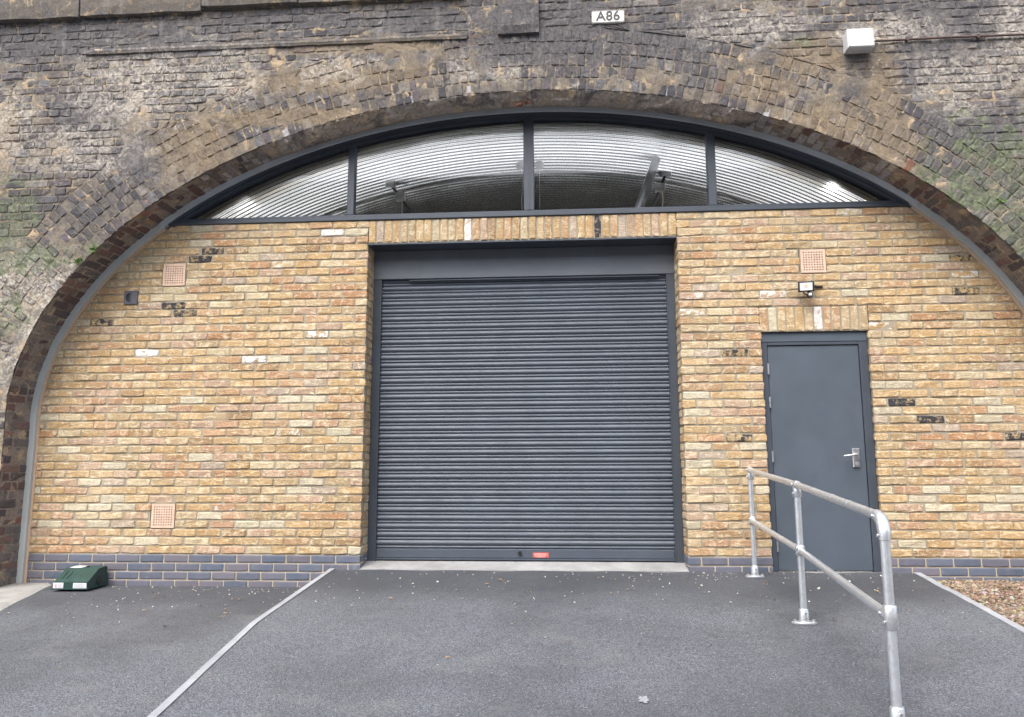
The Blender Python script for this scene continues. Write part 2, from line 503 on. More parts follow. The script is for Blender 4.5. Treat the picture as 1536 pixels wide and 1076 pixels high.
# ------------------------------------------------------------------ bricks
GX = np.array([0.0, 0.045, 0.5, 0.955, 1.0])
GZ = np.array([0.0, 0.14, 0.86, 1.0])
PERIM = [(i, 0) for i in range(5)]+[(4, j) for j in (1, 2, 3)]+[(i, 3) for i in (3, 2, 1, 0)]+[(0, 2), (0, 1)]
BF = []
for j in range(3):
    for i in range(4):
        BF.append((j*5+i, j*5+i+1, (j+1)*5+i+1, (j+1)*5+i))
for k in range(14):
    a, b = PERIM[k], PERIM[(k+1) % 14]
    BF.append((a[1]*5+a[0], 20+k, 20+(k+1) % 14, b[1]*5+b[0]))
BF = np.array(BF)
def brick_unit(jit, cham, pillow):
    """unit brick: x, z in -0.5..0.5 as fractions; absolute jitter in metres kept apart. 34 vertices"""
    fx = np.zeros((34, 3)); off = np.zeros((34, 3))
    for j in range(4):
        for i in range(5):
            k = j*5+i
            fx[k] = (GX[i]-0.5, 0, GZ[j]-0.5)
            edge = i in (0, 4) or j in (0, 3)
            off[k] = (nrng.normal(0, jit), (cham if edge else -pillow*nrng.random())+nrng.normal(0, jit*0.8), nrng.normal(0, jit))
            if i in (0, 4) and j in (0, 3):
                off[k, 0] += (-1 if i else 1)*cham*0.9
                off[k, 2] += (-1 if j else 1)*cham*0.5
                off[k, 1] += cham*0.4
    for n, (i, j) in enumerate(PERIM):
        k = j*5+i
        fx[20+n] = fx[k] + np.array([0, 1.0, 0])
        off[20+n] = (off[k, 0], 0, off[k, 2])
    return fx, off
STOCK = [brick_unit(0.0022, 0.0034, 0.002) for _ in range(14)]
CRISP = [brick_unit(0.0005, 0.0025, 0.000) for _ in range(4)]
OLD = [brick_unit(0.0034, 0.0036, 0.002) for _ in range(18)]

def brick_verts(unit, L, D, H, cut=None):
    fx, off = unit
    v = fx*np.array([L, D, H])+off
    if cut is not None:               # slanted ends: extra x at (left bottom, left top, right bottom, right top)
        lb, lt, rb, rt = cut
        tz = np.clip(v[:, 2]/H+0.5, 0, 1)
        tx = np.clip(v[:, 0]/L+0.5, 0, 1)
        v = v.copy()
        v[:, 0] += (1-tx)*(lb+(lt-lb)*tz)+tx*(rb+(rt-rb)*tz)
    return v
def frame(o, ex, n):
    ex = np.asarray(ex, float); ex /= np.linalg.norm(ex)
    y = -np.asarray(n, float); y = y-ex*(y@ex); y /= np.linalg.norm(y)
    z = np.cross(ex, y)
    m = np.eye(4)
    m[:3, 0], m[:3, 1], m[:3, 2], m[:3, 3] = ex, y, z, o
    return m

class Bricks:
    """collects bricks; the ones that show largest become objects, the rest one joined part"""
    def __init__(self, units, D, depth_shared):
        self.units, self.D, self.items = units, depth_shared, []
        self.D = D
    def add(self, m, L, H, col, flag=1.0, cut=None, D=None):
        self.items.append(dict(m=m, L=L, H=H, col=col, flag=flag, cut=cut, D=D or self.D, u=rng.randrange(len(self.units))))
    def finish(self, piece, rest, parent, mat, mat_j, limit, restlabel=None):
        def score(it):
            P = it['m'][:3, 3]
            x, y = to_px(P)
            d = np.linalg.norm(P-CAM)
            vis = -5 < x < W0+5 and -5 < y < H0+5
            face = abs((it['m'][:3, 1])@((P-CAM)/d))
            return (1 if vis else 0)*it['L']*it['H']*face/d**2
        order = sorted(range(len(self.items)), key=lambda i: -score(self.items[i]))
        single = [i for i in order[:limit]]
        restids = order[limit:]
        cache = {}
        for i in sorted(single):
            it = self.items[i]
            if it['cut'] is None:
                key = (it['u'], round(it['L']/0.02), round(it['H']/0.01), it['D'])
                Lq, Hq = key[1]*0.02, key[2]*0.01
                if key not in cache:
                    cache[key] = self._mesh(piece, brick_verts(self.units[it['u']], Lq, it['D'], Hq), mat)
                me = cache[key]
                sc = Matrix.Diagonal((it['L']/Lq, 1, it['H']/Hq, 1))
            else:
                me = self._mesh(piece, brick_verts(self.units[it['u']], it['L'], it['D'], it['H'], it['cut']), mat)
                sc = Matrix.Identity(4)
            o = place(piece, me, parent, Matrix(it['m'].tolist()) @ sc)
            o.color = (*it['col'], it['flag'])
        if restids:
            V, C = [], []
            for i in restids:
                it = self.items[i]
                v = brick_verts(self.units[it['u']], it['L'], it['D'], it['H'], it['cut'])
                V.append(v@it['m'][:3, :3].T+it['m'][:3, 3])
                C.append((*it['col'], it['flag']))
            n = len(V)
            V = np.concatenate(V)
            Fi = (BF[None]+(np.arange(n)*34)[:, None, None]).reshape(-1, 4)
            me = quad_mesh(rest, V, Fi, mat_j, np.repeat(np.array(C), 34, 0))
            o = place(rest, me, parent)
            tag(o, restlabel, kind='stuff')
    def _mesh(self, name, v, mat):
        return quad_mesh(name, v, BF, mat)

def quad_mesh(name, V, Fq, mat, C=None, smooth=False):
    me = bpy.data.meshes.new(name)
    k = Fq.shape[1]
    me.vertices.add(len(V)); me.vertices.foreach_set('co', np.ascontiguousarray(V, dtype=np.float32).ravel())
    me.loops.add(Fq.size); me.loops.foreach_set('vertex_index', np.ascontiguousarray(Fq, dtype=np.int32).ravel())
    me.polygons.add(len(Fq)); me.polygons.foreach_set('loop_start', np.arange(0, Fq.size, k, dtype=np.int32))
    me.update(calc_edges=True)
    me.polygons.foreach_set('use_smooth', np.full(len(Fq), smooth))
    if C is not None:
        a = me.color_attributes.new('piece', 'FLOAT_COLOR', 'POINT')
        a.data.foreach_set('color', np.ascontiguousarray(C, dtype=np.float32).ravel())
    me.materials.append(mat)
    me.update()
    return me

# ------------------------------------------------------------------ the arch curve
AX, AZ, AA, AB = 1.52, 1.10, 4.68, 3.04
CO = [-0.005625, 0.001244, 0.014884, -0.002394, -0.003160, 0.99725]
def arch_raw(th):
    q = np.polyval(CO, th-math.pi/2)
    return np.array([AX+AA*q*math.cos(th), AZ+AB*q*math.sin(th)])
_ths = np.linspace(math.pi, 0, 400)
_p = np.array([arch_raw(t) for t in _ths])
_p = np.vstack([[[_p[0, 0], z] for z in np.linspace(-0.6, AZ-0.02, 60)], _p, [[_p[-1, 0], z] for z in np.linspace(AZ-0.02, -0.6, 60)]])
_s = np.r_[0, np.cumsum(np.hypot(*np.diff(_p, axis=0).T))]
ARC_LEN = _s[-1]
def arch(s):                       # point, tangent (left foot to right foot), outward normal at arc length s
    P = np.array([np.interp(s, _s, _p[:, 0]), np.interp(s, _s, _p[:, 1])])
    Q = np.array([np.interp(s+0.06, _s, _p[:, 0]), np.interp(s+0.06, _s, _p[:, 1])])
    R = np.array([np.interp(s-0.06, _s, _p[:, 0]), np.interp(s-0.06, _s, _p[:, 1])])
    t = (Q-R)/np.linalg.norm(Q-R)
    return P, t, np.array([-t[1], t[0]])
S_SPR0 = float(np.interp(AZ-0.02, _p[:200, 1], _s[:200]))
S_SPR1 = ARC_LEN-S_SPR0
def offset_curve(d, n=320, s0=0.0, s1=None):
    ss = np.linspace(s0, ARC_LEN if s1 is None else s1, n)
    out = []
    for s in ss:
        P, t, nn = arch(s)
        out.append(P+nn*(d(P[0], P[1]) if callable(d) else d))
    return np.array(out)
ERO0, ERO1 = -0.75, 3.35           # a rough lime and rubble fillet hangs under the crown between these x
def eroded(x, z=9.0):
    return 0.0 if z < 2 else max(0.0, min(1.0, min(x-(ERO0-0.22), ERO1+0.22-x)/0.25))
def x_on(curve, z, side):
    """x where an offset curve has height z on the left (0) or right (1) half; None above its crown"""
    top = int(np.argmax(curve[:, 1]))
    if z >= curve[top, 1]:
        return None
    h = curve[:top+1] if side == 0 else curve[top:][::-1]
    zz = np.maximum.accumulate(h[:, 1])
    return float(np.interp(z, zz, h[:, 0]))
def sweep(mb, d0, d1, y0, y1, s0, s1, n):
    """solid band between two offsets of the arch curve"""
    a, b = offset_curve(d0, n, s0, s1), offset_curve(d1, n, s0, s1)
    v, f = [], []
    yf = y0
    for i in range(n):
        y0 = yf(b[i, 0]) if callable(yf) else yf
        v += [(a[i, 0], y0, a[i, 1]), (b[i, 0], y0, b[i, 1]), (b[i, 0], y1, b[i, 1]), (a[i, 0], y1, a[i, 1])]
    for i in range(n-1):
        for k in range(4):
            l = (k+1) % 4
            f.append((4*i+k, 4*i+l, 4*i+4+l, 4*i+4+k))
    f += [(3, 2, 1, 0), (4*n-4, 4*n-3, 4*n-2, 4*n-1)]
    return mb.add(v, f)

RING, NR = 0.117, 5
EXT = RING*NR
CROWN = float(_p[:, 1].max())
WX0, WX1, WZ1 = -5.6, 8.4, 6.0            # extent of the viaduct wall that is built

# ------------------------------------------------------------------ the viaduct: old sooty brick
viaduct = empty('viaduct_wall', (AX, FACE, -0.4), 'old sooty brick railway viaduct wall with a wide arch of five brick rings', 'viaduct')
ring_core = MB()
sweep(ring_core, 0.010, EXT, FACE+0.024, 0.75, 0.0, ARC_LEN, 260)
arch_ring = ring_core.build('arch_ring', M['old_core'], viaduct)
ext = offset_curve(EXT+0.001, 320)
sp = MB()
n = len(ext)
def outer(p):
    d = p-np.array([AX, 0.0])
    ts = []
    if d[0] < -1e-6: ts.append((WX0-AX)/d[0])
    if d[0] > 1e-6: ts.append((WX1-AX)/d[0])
    if d[1] > 1e-6: ts.append(WZ1/d[1])
    return np.array([AX, 0.0])+d*min(t for t in ts)
oo = np.array([outer(p) for p in ext])
for k in (0, -1):
    oo[k] = (WX0 if k == 0 else WX1, -0.6)
v, f = [], []
for i in range(n):
    for q, y in ((ext[i], FACE+0.025), (oo[i], FACE+0.025), (oo[i], 0.76), (ext[i], 0.76)):
        v.append((q[0], y, q[1]))
for i in range(n-1):
    for k in range(4):
        l = (k+1) % 4
        f.append((4*i+k, 4*i+l, 4*i+4+l, 4*i+4+k))
sp.add(v, f)
spandrel = sp.build('spandrel', M['old_core'], viaduct)
sc = MB()
sweep(sc, 0.004, 0.009, FACE+0.02, 0.74, 0.0, ARC_LEN, 260)
soffit = sc.build('arch_soffit', M['soffit_core'], viaduct)

def skin(name, inner, outr, rows, parent, seed):
    """uneven face of mortar, smeared lime and render between and over the bricks"""
    V = []
    m_ = len(inner)
    for j in range(rows+1):
        u = (j/rows)**1.15
        for i in range(m_):
            x, z = inner[i]*(1-u)+outr[i]*u
            p = Vector((x, seed, z))
            b = mnoise.noise(p*2.1)+0.55*mnoise.noise(p*5.3)+0.3*mnoise.noise(p*13.0)
            w = min(1.0, max(0.0, (b-0.12)/0.45))
            V.append((x, FACE+0.0052-0.0125*w*w*(3-2*w)+0.0028*mnoise.noise(p*31.0)+0.0018*mnoise.noise(p*60.0), z))
    F_ = np.array([(j*m_+i, (j+1)*m_+i, (j+1)*m_+i+1, j*m_+i+1) for j in range(rows) for i in range(m_-1)])
    return place(name, quad_mesh(name, np.array(V), F_, M['old_core'], smooth=True), parent)
NSK = 620
sk0, sk1 = offset_curve(0.006, NSK), offset_curve(EXT, NSK)
sko = np.array([outer(p) for p in sk1]); sko[0] = (WX0, -0.6); sko[-1] = (WX1, -0.6)
skin('mortar_face', sk0, sk1, 28, arch_ring, 1.0)
skin('mortar_face', sk1, sko, 110, spandrel, 1.0)
PAL = [((0.075, 0.070, 0.072), 3.0), ((0.115, 0.100, 0.092), 3.0), ((0.155, 0.128, 0.100), 3.0), ((0.21, 0.165, 0.115), 2.2),
       ((0.17, 0.158, 0.15), 2.0), ((0.13, 0.105, 0.105), 1.6), ((0.26, 0.225, 0.18), 1.2), ((0.19, 0.105, 0.08), 0.35)]
def pick(pal):
    t = rng.random()*sum(w for c, w in pal)
    for c, w in pal:
        t -= w
        if t <= 0:
            k = rng.uniform(0.88, 1.14)
            l = 0.3*c[0]+0.6*c[1]+0.1*c[2]
            return tuple(min(1, (x+(l-x)*0.10)*k*w_) for x, w_ in zip(c, (0.96, 1.0, 1.09)))
    return pal[-1][0]

# rings, ring by ring
rb = Bricks(OLD, 0.09, 0.09)
for k in range(NR):
    d = RING*(k+0.5)
    c = offset_curve(d, 900, S_SPR0-0.05, S_SPR1+0.05)
    cs = np.r_[0, np.cumsum(np.hypot(*np.diff(c, axis=0).T))]
    step = 0.079
    num = int(cs[-1]/step)
    step = cs[-1]/num
    w = 0.0
    for i in range(num):
        s = (i+0.5)*step
        x, z = np.interp(s, cs, c[:, 0]), np.interp(s, cs, c[:, 1])
        if not (-4.6 < x < 7.4):
            continue
        x2, z2 = np.interp(s+0.02, cs, c[:, 0]), np.interp(s+0.02, cs, c[:, 1])
        t = np.array([x2-x, z2-z]); t /= np.linalg.norm(t)
        worn = 0.0
        if k == 0:
            if rng.random() < 0.10: continue
            worn = rng.uniform(0.012, 0.03) if rng.random() < 0.22 else 0.0
        a = rng.gauss(0, 0.010)
        t = np.array([t[0]*math.cos(a)-t[1]*math.sin(a), t[0]*math.sin(a)+t[1]*math.cos(a)])
        # local x (length) along the radius so that the ring brick stands on end
        m = frame((x, FACE+worn+rng.gauss(0.0, 0.0022)+(0.010 if rng.random() < 0.05 else 0), z), (-t[1], 0, t[0]), (0, -1, 0))
        rb.add(m, RING-rng.uniform(0.009, 0.015), step-rng.uniform(0.009, 0.014), (0.25, 0.095, 0.065) if k == 0 and z < 3.5 and rng.random() < 0.14 else pick(PAL))
rb.finish('ring_brick', 'further_ring_bricks', arch_ring, M['old'], M['old_j'], 300)

# spandrel courses, header and stretcher courses alternating, cut against the extrados
sb = Bricks(OLD, 0.09, 0.09)
CH = 0.0775
ext_b = offset_curve(EXT+0.008, 700)
def course(xa_b, xa_t, xb_b, xb_t, z0, mod, phase, add):
    """bricks between two ends that may slant; add(x0, x1, cut)"""
    J = 0.011
    x = math.floor(min(xa_b, xa_t)/mod)*mod+phase*mod-mod
    lo, hi = min(xa_b, xa_t), max(xb_b, xb_t)
    while x < hi:
        a, b = x+J/2, x+mod-J/2
        x += mod
        lb, lt = max(a, xa_b), max(a, xa_t)
        rb_, rt = min(b, xb_b), min(b, xb_t)
        if rb_-lb < 0.012 and rt-lt < 0.012:
            continue
        rb_, rt = max(rb_, lb+0.008), max(rt, lt+0.008)
        c0, c1 = (lb+lt)/2, (rb_+rt)/2
        if c1-c0 < 0.02:
            continue
        cut = None
        if abs(lb-lt) > 0.004 or abs(rb_-rt) > 0.004:
            cut = (lb-c0, lt-c0, rb_-c1, rt-c1)
        add(c0, c1, cut)
nz = int((WZ1-0.2+0.5)/CH)
for j in range(nz):
    z0 = -0.45+j*CH
    z1 = z0+CH
    mod, ph = (0.226, (j//2 % 2)*0.5+rng.uniform(-0.06, 0.06)) if j % 2 else (0.113, rng.random())
    def addb(c0, c1, cut, zc=(z0+z1)/2):
        dpt = rng.gauss(0.0, 0.0022)+(0.010 if rng.random() < 0.05 else 0)
        a = rng.gauss(0, 0.003)
        sb.add(frame(((c0+c1)/2, FACE+dpt, zc), (math.cos(a), 0, math.sin(a)), (0, -1, 0)), c1-c0, CH-rng.uniform(0.009, 0.014), pick(PAL), 1.0, cut)
    l0, l1 = x_on(ext_b, z0+0.006, 0), x_on(ext_b, z1-0.006, 0)
    r0, r1 = x_on(ext_b, z0+0.006, 1), x_on(ext_b, z1-0.006, 1)
    lo, hi = -5.2, 7.9
    if l0 is None:
        course(lo, lo, hi, hi, z0, mod, ph, addb)
    else:
        if l1 is None: l1 = l0+0.45
        if r1 is None: r1 = r0-0.45
        course(lo, lo, l0, l1, z0, mod, ph, addb)
        course(r0, r1, hi, hi, z0, mod, ph, addb)
# left pier below the springing, between the soffit arris and the coursed wall
sb.finish('wall_brick', 'further_wall_bricks', spandrel, M['old'], M['old_j'], 300)

# soffit: courses along the barrel
fb = Bricks(OLD, 0.07, 0.07)
PALS = [((0.17, 0.095, 0.078), 3), ((0.12, 0.092, 0.086), 3), ((0.24, 0.14, 0.105), 2), ((0.20, 0.17, 0.145), 2), ((0.30, 0.235, 0.175), 1.0), ((0.34, 0.14, 0.10), 0.7), ((0.42, 0.25, 0.09), 0.08)]
PALC = [((0.48, 0.43, 0.39), 3), ((0.40, 0.36, 0.335), 3), ((0.50, 0.41, 0.31), 2), ((0.50, 0.46, 0.42), 1.0), ((0.32, 0.22, 0.17), 1)]
stp = 0.078
num = int(ARC_LEN/stp); stp = ARC_LEN/num
for i in range(num):
    P, t, nn = arch((i+0.5)*stp)
    cuts = [(-0.352, -0.128), (-0.116, 0.098)] if i % 2 else [(-0.352, -0.24), (-0.228, -0.006), (0.006, 0.10)]
    for a, b in cuts:
        off = abs(rng.gauss(0.0, 0.004))+(0.018 if rng.random() < 0.10 else 0)
        if a < -0.3 and rng.random() < 0.35:
            a += rng.uniform(0.01, 0.06)
        o = (P[0]+nn[0]*off, (a+b)/2, P[1]+nn[1]*off)
        an = rng.gauss(0, 0.02)
        ex = (math.sin(an)*t[0], math.cos(an), math.sin(an)*t[1])
        fb.add(frame(o, ex, (-nn[0], 0, -nn[1])), b-a+rng.uniform(-0.006, 0.003), stp-rng.uniform(0.004, 0.009), pick(PALC if P[1] > 3.45+rng.gauss(0, 0.2) else PALS))
fb.finish('soffit_brick', 'further_soffit_bricks', soffit, M['soffit'], M['soffit_j'], 300)

ssE = [s for s in np.linspace(0, ARC_LEN, 1600) if ERO0-0.22 < arch(s)[0][0] < ERO1+0.22 and arch(s)[0][1] > 2]
V = []
NE = 22
prf = [(0.012, FACE+0.004), (-0.004, FACE+0.014), (-0.030, -0.315), (-0.058, -0.272), (-0.078, -0.232), (-0.080, -0.205), (-0.045, -0.12), (0.012, -0.03)]
pl = np.r_[0, np.cumsum([math.hypot(prf[i+1][0]-prf[i][0], prf[i+1][1]-prf[i][1]) for i in range(len(prf)-1)])]
for s_ in ssE:
    P, t, nn = arch(s_)
    e = eroded(P[0])**0.7
    for j in range(NE+1):
        w = pl[-1]*j/NE
        d, y = np.interp(w, pl, [p[0] for p in prf]), np.interp(w, pl, [p[1] for p in prf])
        d = d*e+0.016*(1-e)
        q = Vector((P[0], y, P[1]))
        cell = mnoise.cell_vector(Vector((s_*11.0+0.4*math.sin(y*40), y*14.0, 0.0)))
        k_ = (0.010*mnoise.noise(q*10.0)+0.009*mnoise.noise(q*24.0)+0.005*mnoise.noise(q*52.0)+0.008*(cell[0]-0.5))*(0.2+0.8*e)*(0 if j in (0, NE) else 1)
        V.append((P[0]+nn[0]*(d+k_*0.6), y+k_, P[1]+nn[1]*(d+k_*0.6)))
Fq = np.array([(i*(NE+1)+j, i*(NE+1)+j+1, (i+1)*(NE+1)+j+1, (i+1)*(NE+1)+j) for i in range(len(ssE)-1) for j in range(NE)])
tag(place('rubble_fillet', quad_mesh('rubble_fillet', np.array(V), Fq, m_old('eroded_rubble', None, (0.44, 0.385, 0.335))), viaduct), 'crumbled pale rubble edge under the crown of the arch')

# weathered stone ledges, pier block and a broken brick on the face
def rough_block(x0, x1, y0, y1, z0, z1, nx, nz_, amp, seed):
    """a stone block whose front face is gently uneven"""
    mb = MB()
    v, f = [], []
    for j in range(nz_+1):
        for i in range(nx+1):
            x, z = x0+(x1-x0)*i/nx, z0+(z1-z0)*j/nz_
            e = amp*0.9 if i in (0, nx) or j in (0, nz_) else 0
            d = mnoise.noise(Vector((x*5+seed, seed, z*7)))*amp
            dz = mnoise.noise(Vector((x*4, seed+9, z*3)))*amp*0.7 if j in (0, nz_) else 0
            v.append((x, y0+e+d, z+dz))
    for j in range(nz_):
        for i in range(nx):
            f.append((j*(nx+1)+i, j*(nx+1)+i+1, (j+1)*(nx+1)+i+1, (j+1)*(nx+1)+i))
    per = [(i, 0) for i in range(nx+1)]+[(nx, j) for j in range(1, nz_+1)]+[(i, nz_) for i in range(nx-1, -1, -1)]+[(0, j) for j in range(nz_-1, 0, -1)]
    b = len(v)
    for i, j in per:
        q = v[j*(nx+1)+i]
        v.append((q[0], y1, q[2]))
    for k in range(len(per)):
        l = (k+1) % len(per)
        ia, ib = per[k][1]*(nx+1)+per[k][0], per[l][1]*(nx+1)+per[l][0]
        f.append((ib, ia, b+k, b+l))
    f.append(tuple(b+k for k in range(len(per)-1, -1, -1)))
    return mb.add(v, f)
ledge = rough_block(-5.2, 0.95, FACE-0.02, FACE+0.1, 5.055, 5.085, 60, 1, 0.006, 2.0).build('string_course', M['stone'], viaduct)
xs = [-5.2, -4.05, -2.75, -1.55, -0.62, 0.12, 0.95]
for i in range(len(xs)-1):
    dz = (0.0, -0.01, 0.0, 0.035, 0.03, 0.035)[i]
    rough_block(xs[i]+0.006, xs[i+1]-0.006, FACE-0.075+0.02*rng.random(), FACE+0.08, 5.035+dz, 5.33, 14, 4, 0.012, i*3.1).build('stone_block', M['stone'], ledge)
rough_block(-2.68, 0.97, FACE-0.024, FACE+0.05, 4.655, 4.705, 46, 2, 0.008, 8.0).build('render_band', M['stone'], viaduct)
rough_block(1.255, 1.63, FACE-0.048, FACE+0.05, 4.675, 5.30, 6, 9, 0.014, 5.0).build('corbel_block', M['stone'], viaduct)
bb = MB()
P = at_y(785, 158, -0.30)
for k in range(5):
    c = np.array(P)+np.array([rng.uniform(-0.05, 0.05), rng.uniform(-0.02, 0.02), rng.uniform(-0.005, 0.05)])
    r = rng.uniform(0.012, 0.026)
    ico = [(0, 0, 1), (.894, 0, .447), (.276, .851, .447), (-.724, .526, .447), (-.724, -.526, .447), (.276, -.851, .447),
           (.724, .526, -.447), (-.276, .851, -.447), (-.894, 0, -.447), (-.276, -.851, -.447), (.724, -.526, -.447), (0, 0, -1)]
    icf = [(0, 1, 2), (0, 2, 3), (0, 3, 4), (0, 4, 5), (0, 5, 1), (1, 6, 2), (2, 7, 3), (3, 8, 4), (4, 9, 5), (5, 10, 1),
           (6, 7, 2), (7, 8, 3), (8, 9, 4), (9, 10, 5), (10, 6, 1), (11, 7, 6), (11, 8, 7), (11, 9, 8), (11, 10, 9), (11, 6, 10)]
    bb.add([c+np.array(q)*r*rng.uniform(0.7, 1.3)*np.array([1.3, 0.8, 0.8]) for q in ico], icf)
tag(bb.build('broken_brick', plain('broken_red_brick', (0.15, 0.055, 0.038), 0.95, 0, 0.6, 50, 0.010), viaduct), 'crumbled red brick hanging at the crown of the arch')

# ------------------------------------------------------------------ the infill wall
infill = empty('infill_wall', (1.4, 0.1, -0.3), 'yellow stock brick infill wall with blue plinth under the viaduct arch', 'brick wall')
T0, TW, SW = 0.0, 0.052, 0.022            # trim and sealant widths measured inwards from the arch
edge = offset_curve(-(TW+SW*0.6), 700)
ZT = 3.075
JL, JR, DL, DR, DT = 0.0, 2.86, 3.572, 4.492, 1.95
PALY = [(s2l(212, 174, 116, .72), 4.5), (s2l(206, 165, 104, .72), 3.5), (s2l(208, 180, 134, .72), 3.2), (s2l(202, 156, 108, .70), 2.6), (s2l(200, 164, 134, .70), 2.2),
        (s2l(214, 194, 150, .74), 1.6), (s2l(190, 162, 114, .72), 2.0), (s2l(178, 140, 94, .70), 0.9), (s2l(206, 198, 164, .74), 0.5), (s2l(186, 168, 148, .72), 0.6), (s2l(198, 142, 94, .70), 0.7)]
PALY_LOW = PALY + [(s2l(214, 204, 172, .76), 2.6), (s2l(204, 156, 118, .72), 2.2), (s2l(208, 170, 140, .72), 1.6)]
SPECIAL = []
for x, y in [(491, 349), (213, 531), (377, 540), (474, 503), (1280, 314), (1040, 443), (1160, 440), (1333, 485), (232, 459), (434, 648), (341, 761), (1428, 418), (1033, 470), (418, 398)]:
    SPECIAL.append((at_y(x, y), 0.5 if (x, y) in ((491, 349), (213, 531), (377, 540)) else rng.uniform(0.61, 0.67)))
for x, y in [(290, 387), (312, 376), (254, 459), (272, 470), (138, 485), (1447, 386), (1447, 410), (1448, 434), (1100, 531), (1356, 604), (1399, 630), (1526, 657), (1112, 658)]:
    SPECIAL.append((at_y(x, y), 0.0 if (x, y) in ((290, 387), (254, 459), (1356, 604), (1399, 630), (1526, 657)) else rng.uniform(0.02, 0.07)))
HOLES = []                                 # openings cut for air bricks: x0, x1, z0, z1
for x0, y0, x1, y1 in [(244, 428, 279, 395), (227, 791, 262, 756), (1202, 409, 1237, 375)]:
    a, b = at_y(x0, y0), at_y(x1, y1)
    zc = round((ZT-(a[2]+b[2])/2)/0.075-1.5)
    z1 = ZT-0.075*zc
    HOLES.append(((a[0]+b[0])/2-0.110, (a[0]+b[0])/2+0.110, z1-0.225, z1))
yb = Bricks(STOCK, 0.095, 0.095)
core = MB()
def flag_for(c0, c1, z0, z1):
    for P, fl in SPECIAL:
        if c0 <= P[0] <= c1 and z0 <= P[2] <= z1:
            return fl
    return 1.0
def yadd(c0, c1, cut, z0, z1, low):
    fl = flag_for(c0-0.005, c1+0.005, z0, z1)
    col = pick(PALY_LOW if low else PALY)
    if fl < 0.2: col = s2l(190, 165, 118, .8)
    a = rng.gauss(0, 0.003)
    yb.add(frame(((c0+c1)/2, rng.gauss(0, 0.0016), (z0+z1)/2), (math.cos(a), 0, math.sin(a)), (0, -1, 0)), c1-c0, 0.075-rng.uniform(0.009, 0.013), col, fl, cut)
def section(xb, xt, yb_, yt, z0, z1, anchor, mod, half, low, deep=0.28):
    """one course of one stretch of wall, split where an air brick sits"""
    spans = [((xb, xt), (yb_, yt))]
    for hx0, hx1, hz0, hz1 in HOLES:
        if hz0-0.001 < (z0+z1)/2 < hz1 and min(xb, xt) < hx0 and max(yb_, yt) > hx1:
            spans = [((xb, xt), (hx0-0.008, hx0-0.008)), ((hx1+0.008, hx1+0.008), (yb_, yt))]
    for (a0, a1), (b0, b1) in spans:
        core.hexa([(a0+0.006, 0.0062, z0), (b0-0.006, 0.0062, z0), (b1-0.006, 0.0062, z1), (a1+0.006, 0.0062, z1),
                   (a0+0.006, deep, z0), (b0-0.006, deep, z0), (b1-0.006, deep, z1), (a1+0.006, deep, z1)])
        ph = ((anchor+(mod/2 if half else 0)) / mod) % 1.0
        J = 0.0130
        x = (math.floor(min(a0, a1)/mod)-1+ph)*mod
        while x < max(b0, b1):
            jj = rng.gauss(0, 0.003)
            p, q = x+J/2+jj, x+mod-J/2+jj
            x += mod
            lb, lt, rb_, rt = max(p, a0), max(p, a1), min(q, b0), min(q, b1)
            if (rb_-lb)+(rt-lt) < 0.05:
                continue
            rb_, rt = max(rb_, lb+0.01), max(rt, lt+0.01)
            c0, c1 = (lb+lt)/2, (rb_+rt)/2
            cut = (lb-c0, lt-c0, rb_-c1, rt-c1) if abs(lb-lt) > 0.004 or abs(rb_-rt) > 0.004 else None
            yadd(c0, c1, cut, z0, z1, low)
ML, MR = 0.2325, 0.2375
for c in range(41):
    z1 = ZT-0.075*c
    z0 = z1-0.075
    low = c > 20
    lb, lt = x_on(edge, z0, 0), x_on(edge, z1, 0)
    rb_, rt = x_on(edge, z0, 1), x_on(edge, z1, 1)
    section(lb, lt, JL, JL, z0, z1, JL, ML, c % 2 == 0, low)
    if c < 12:
        section(JR, JR, rb_, rt, z0, z1, JR, MR, c % 2 == 1, low)
    elif c < 15:
        section(JR, JR, DL-0.012, DL-0.012, z0, z1, JR, MR, c % 2 == 1, low)
        section(DR+0.012, DR+0.012, rb_, rt, z0, z1, DR, MR, c % 2 == 1, low)
    else:
        section(JR, JR, DL, DL, z0, z1, JR, MR, c % 2 == 1, low)
        section(DR, DR, rb_, rt, z0, z1, DR, MR, c % 2 == 1, low)
core.build('mortar_bed', M['mortar'], infill)
yb.finish('brick', 'further_bricks', infill, M['stock'], M['stock_j'], 300)

# reveals of the shutter opening: the inner half of each jamb
rev = MB()
for x0, x1 in ((JL-0.1, JL-0.0065), (JR+0.0065, JR+0.1)):
    rev.box(x0, x1, 0.10, 0.279, -0.3, 2.845)
reveal = rev.build('reveal', M['mortar'], infill)
vb = Bricks(STOCK, 0.06, 0.06)
for c in range(3, 41):
    z = ZT-0.075*(c+0.5)
    for X, sgn in ((JL, 1), (JR, -1)):
        for ya, yb2 in ([(0.104, 0.232)] if c % 2 else [(0.104, 0.16), (0.172, 0.232)]):
            vb.add(frame((X+rng.gauss(0, 0.001), (ya+yb2)/2, z), (0, sgn, 0), (sgn, 0, 0)), yb2-ya, 0.064, pick(PALY))
vb.finish('reveal_brick', 'further_reveal_bricks', reveal, M['stock'], M['stock_j'], 300)

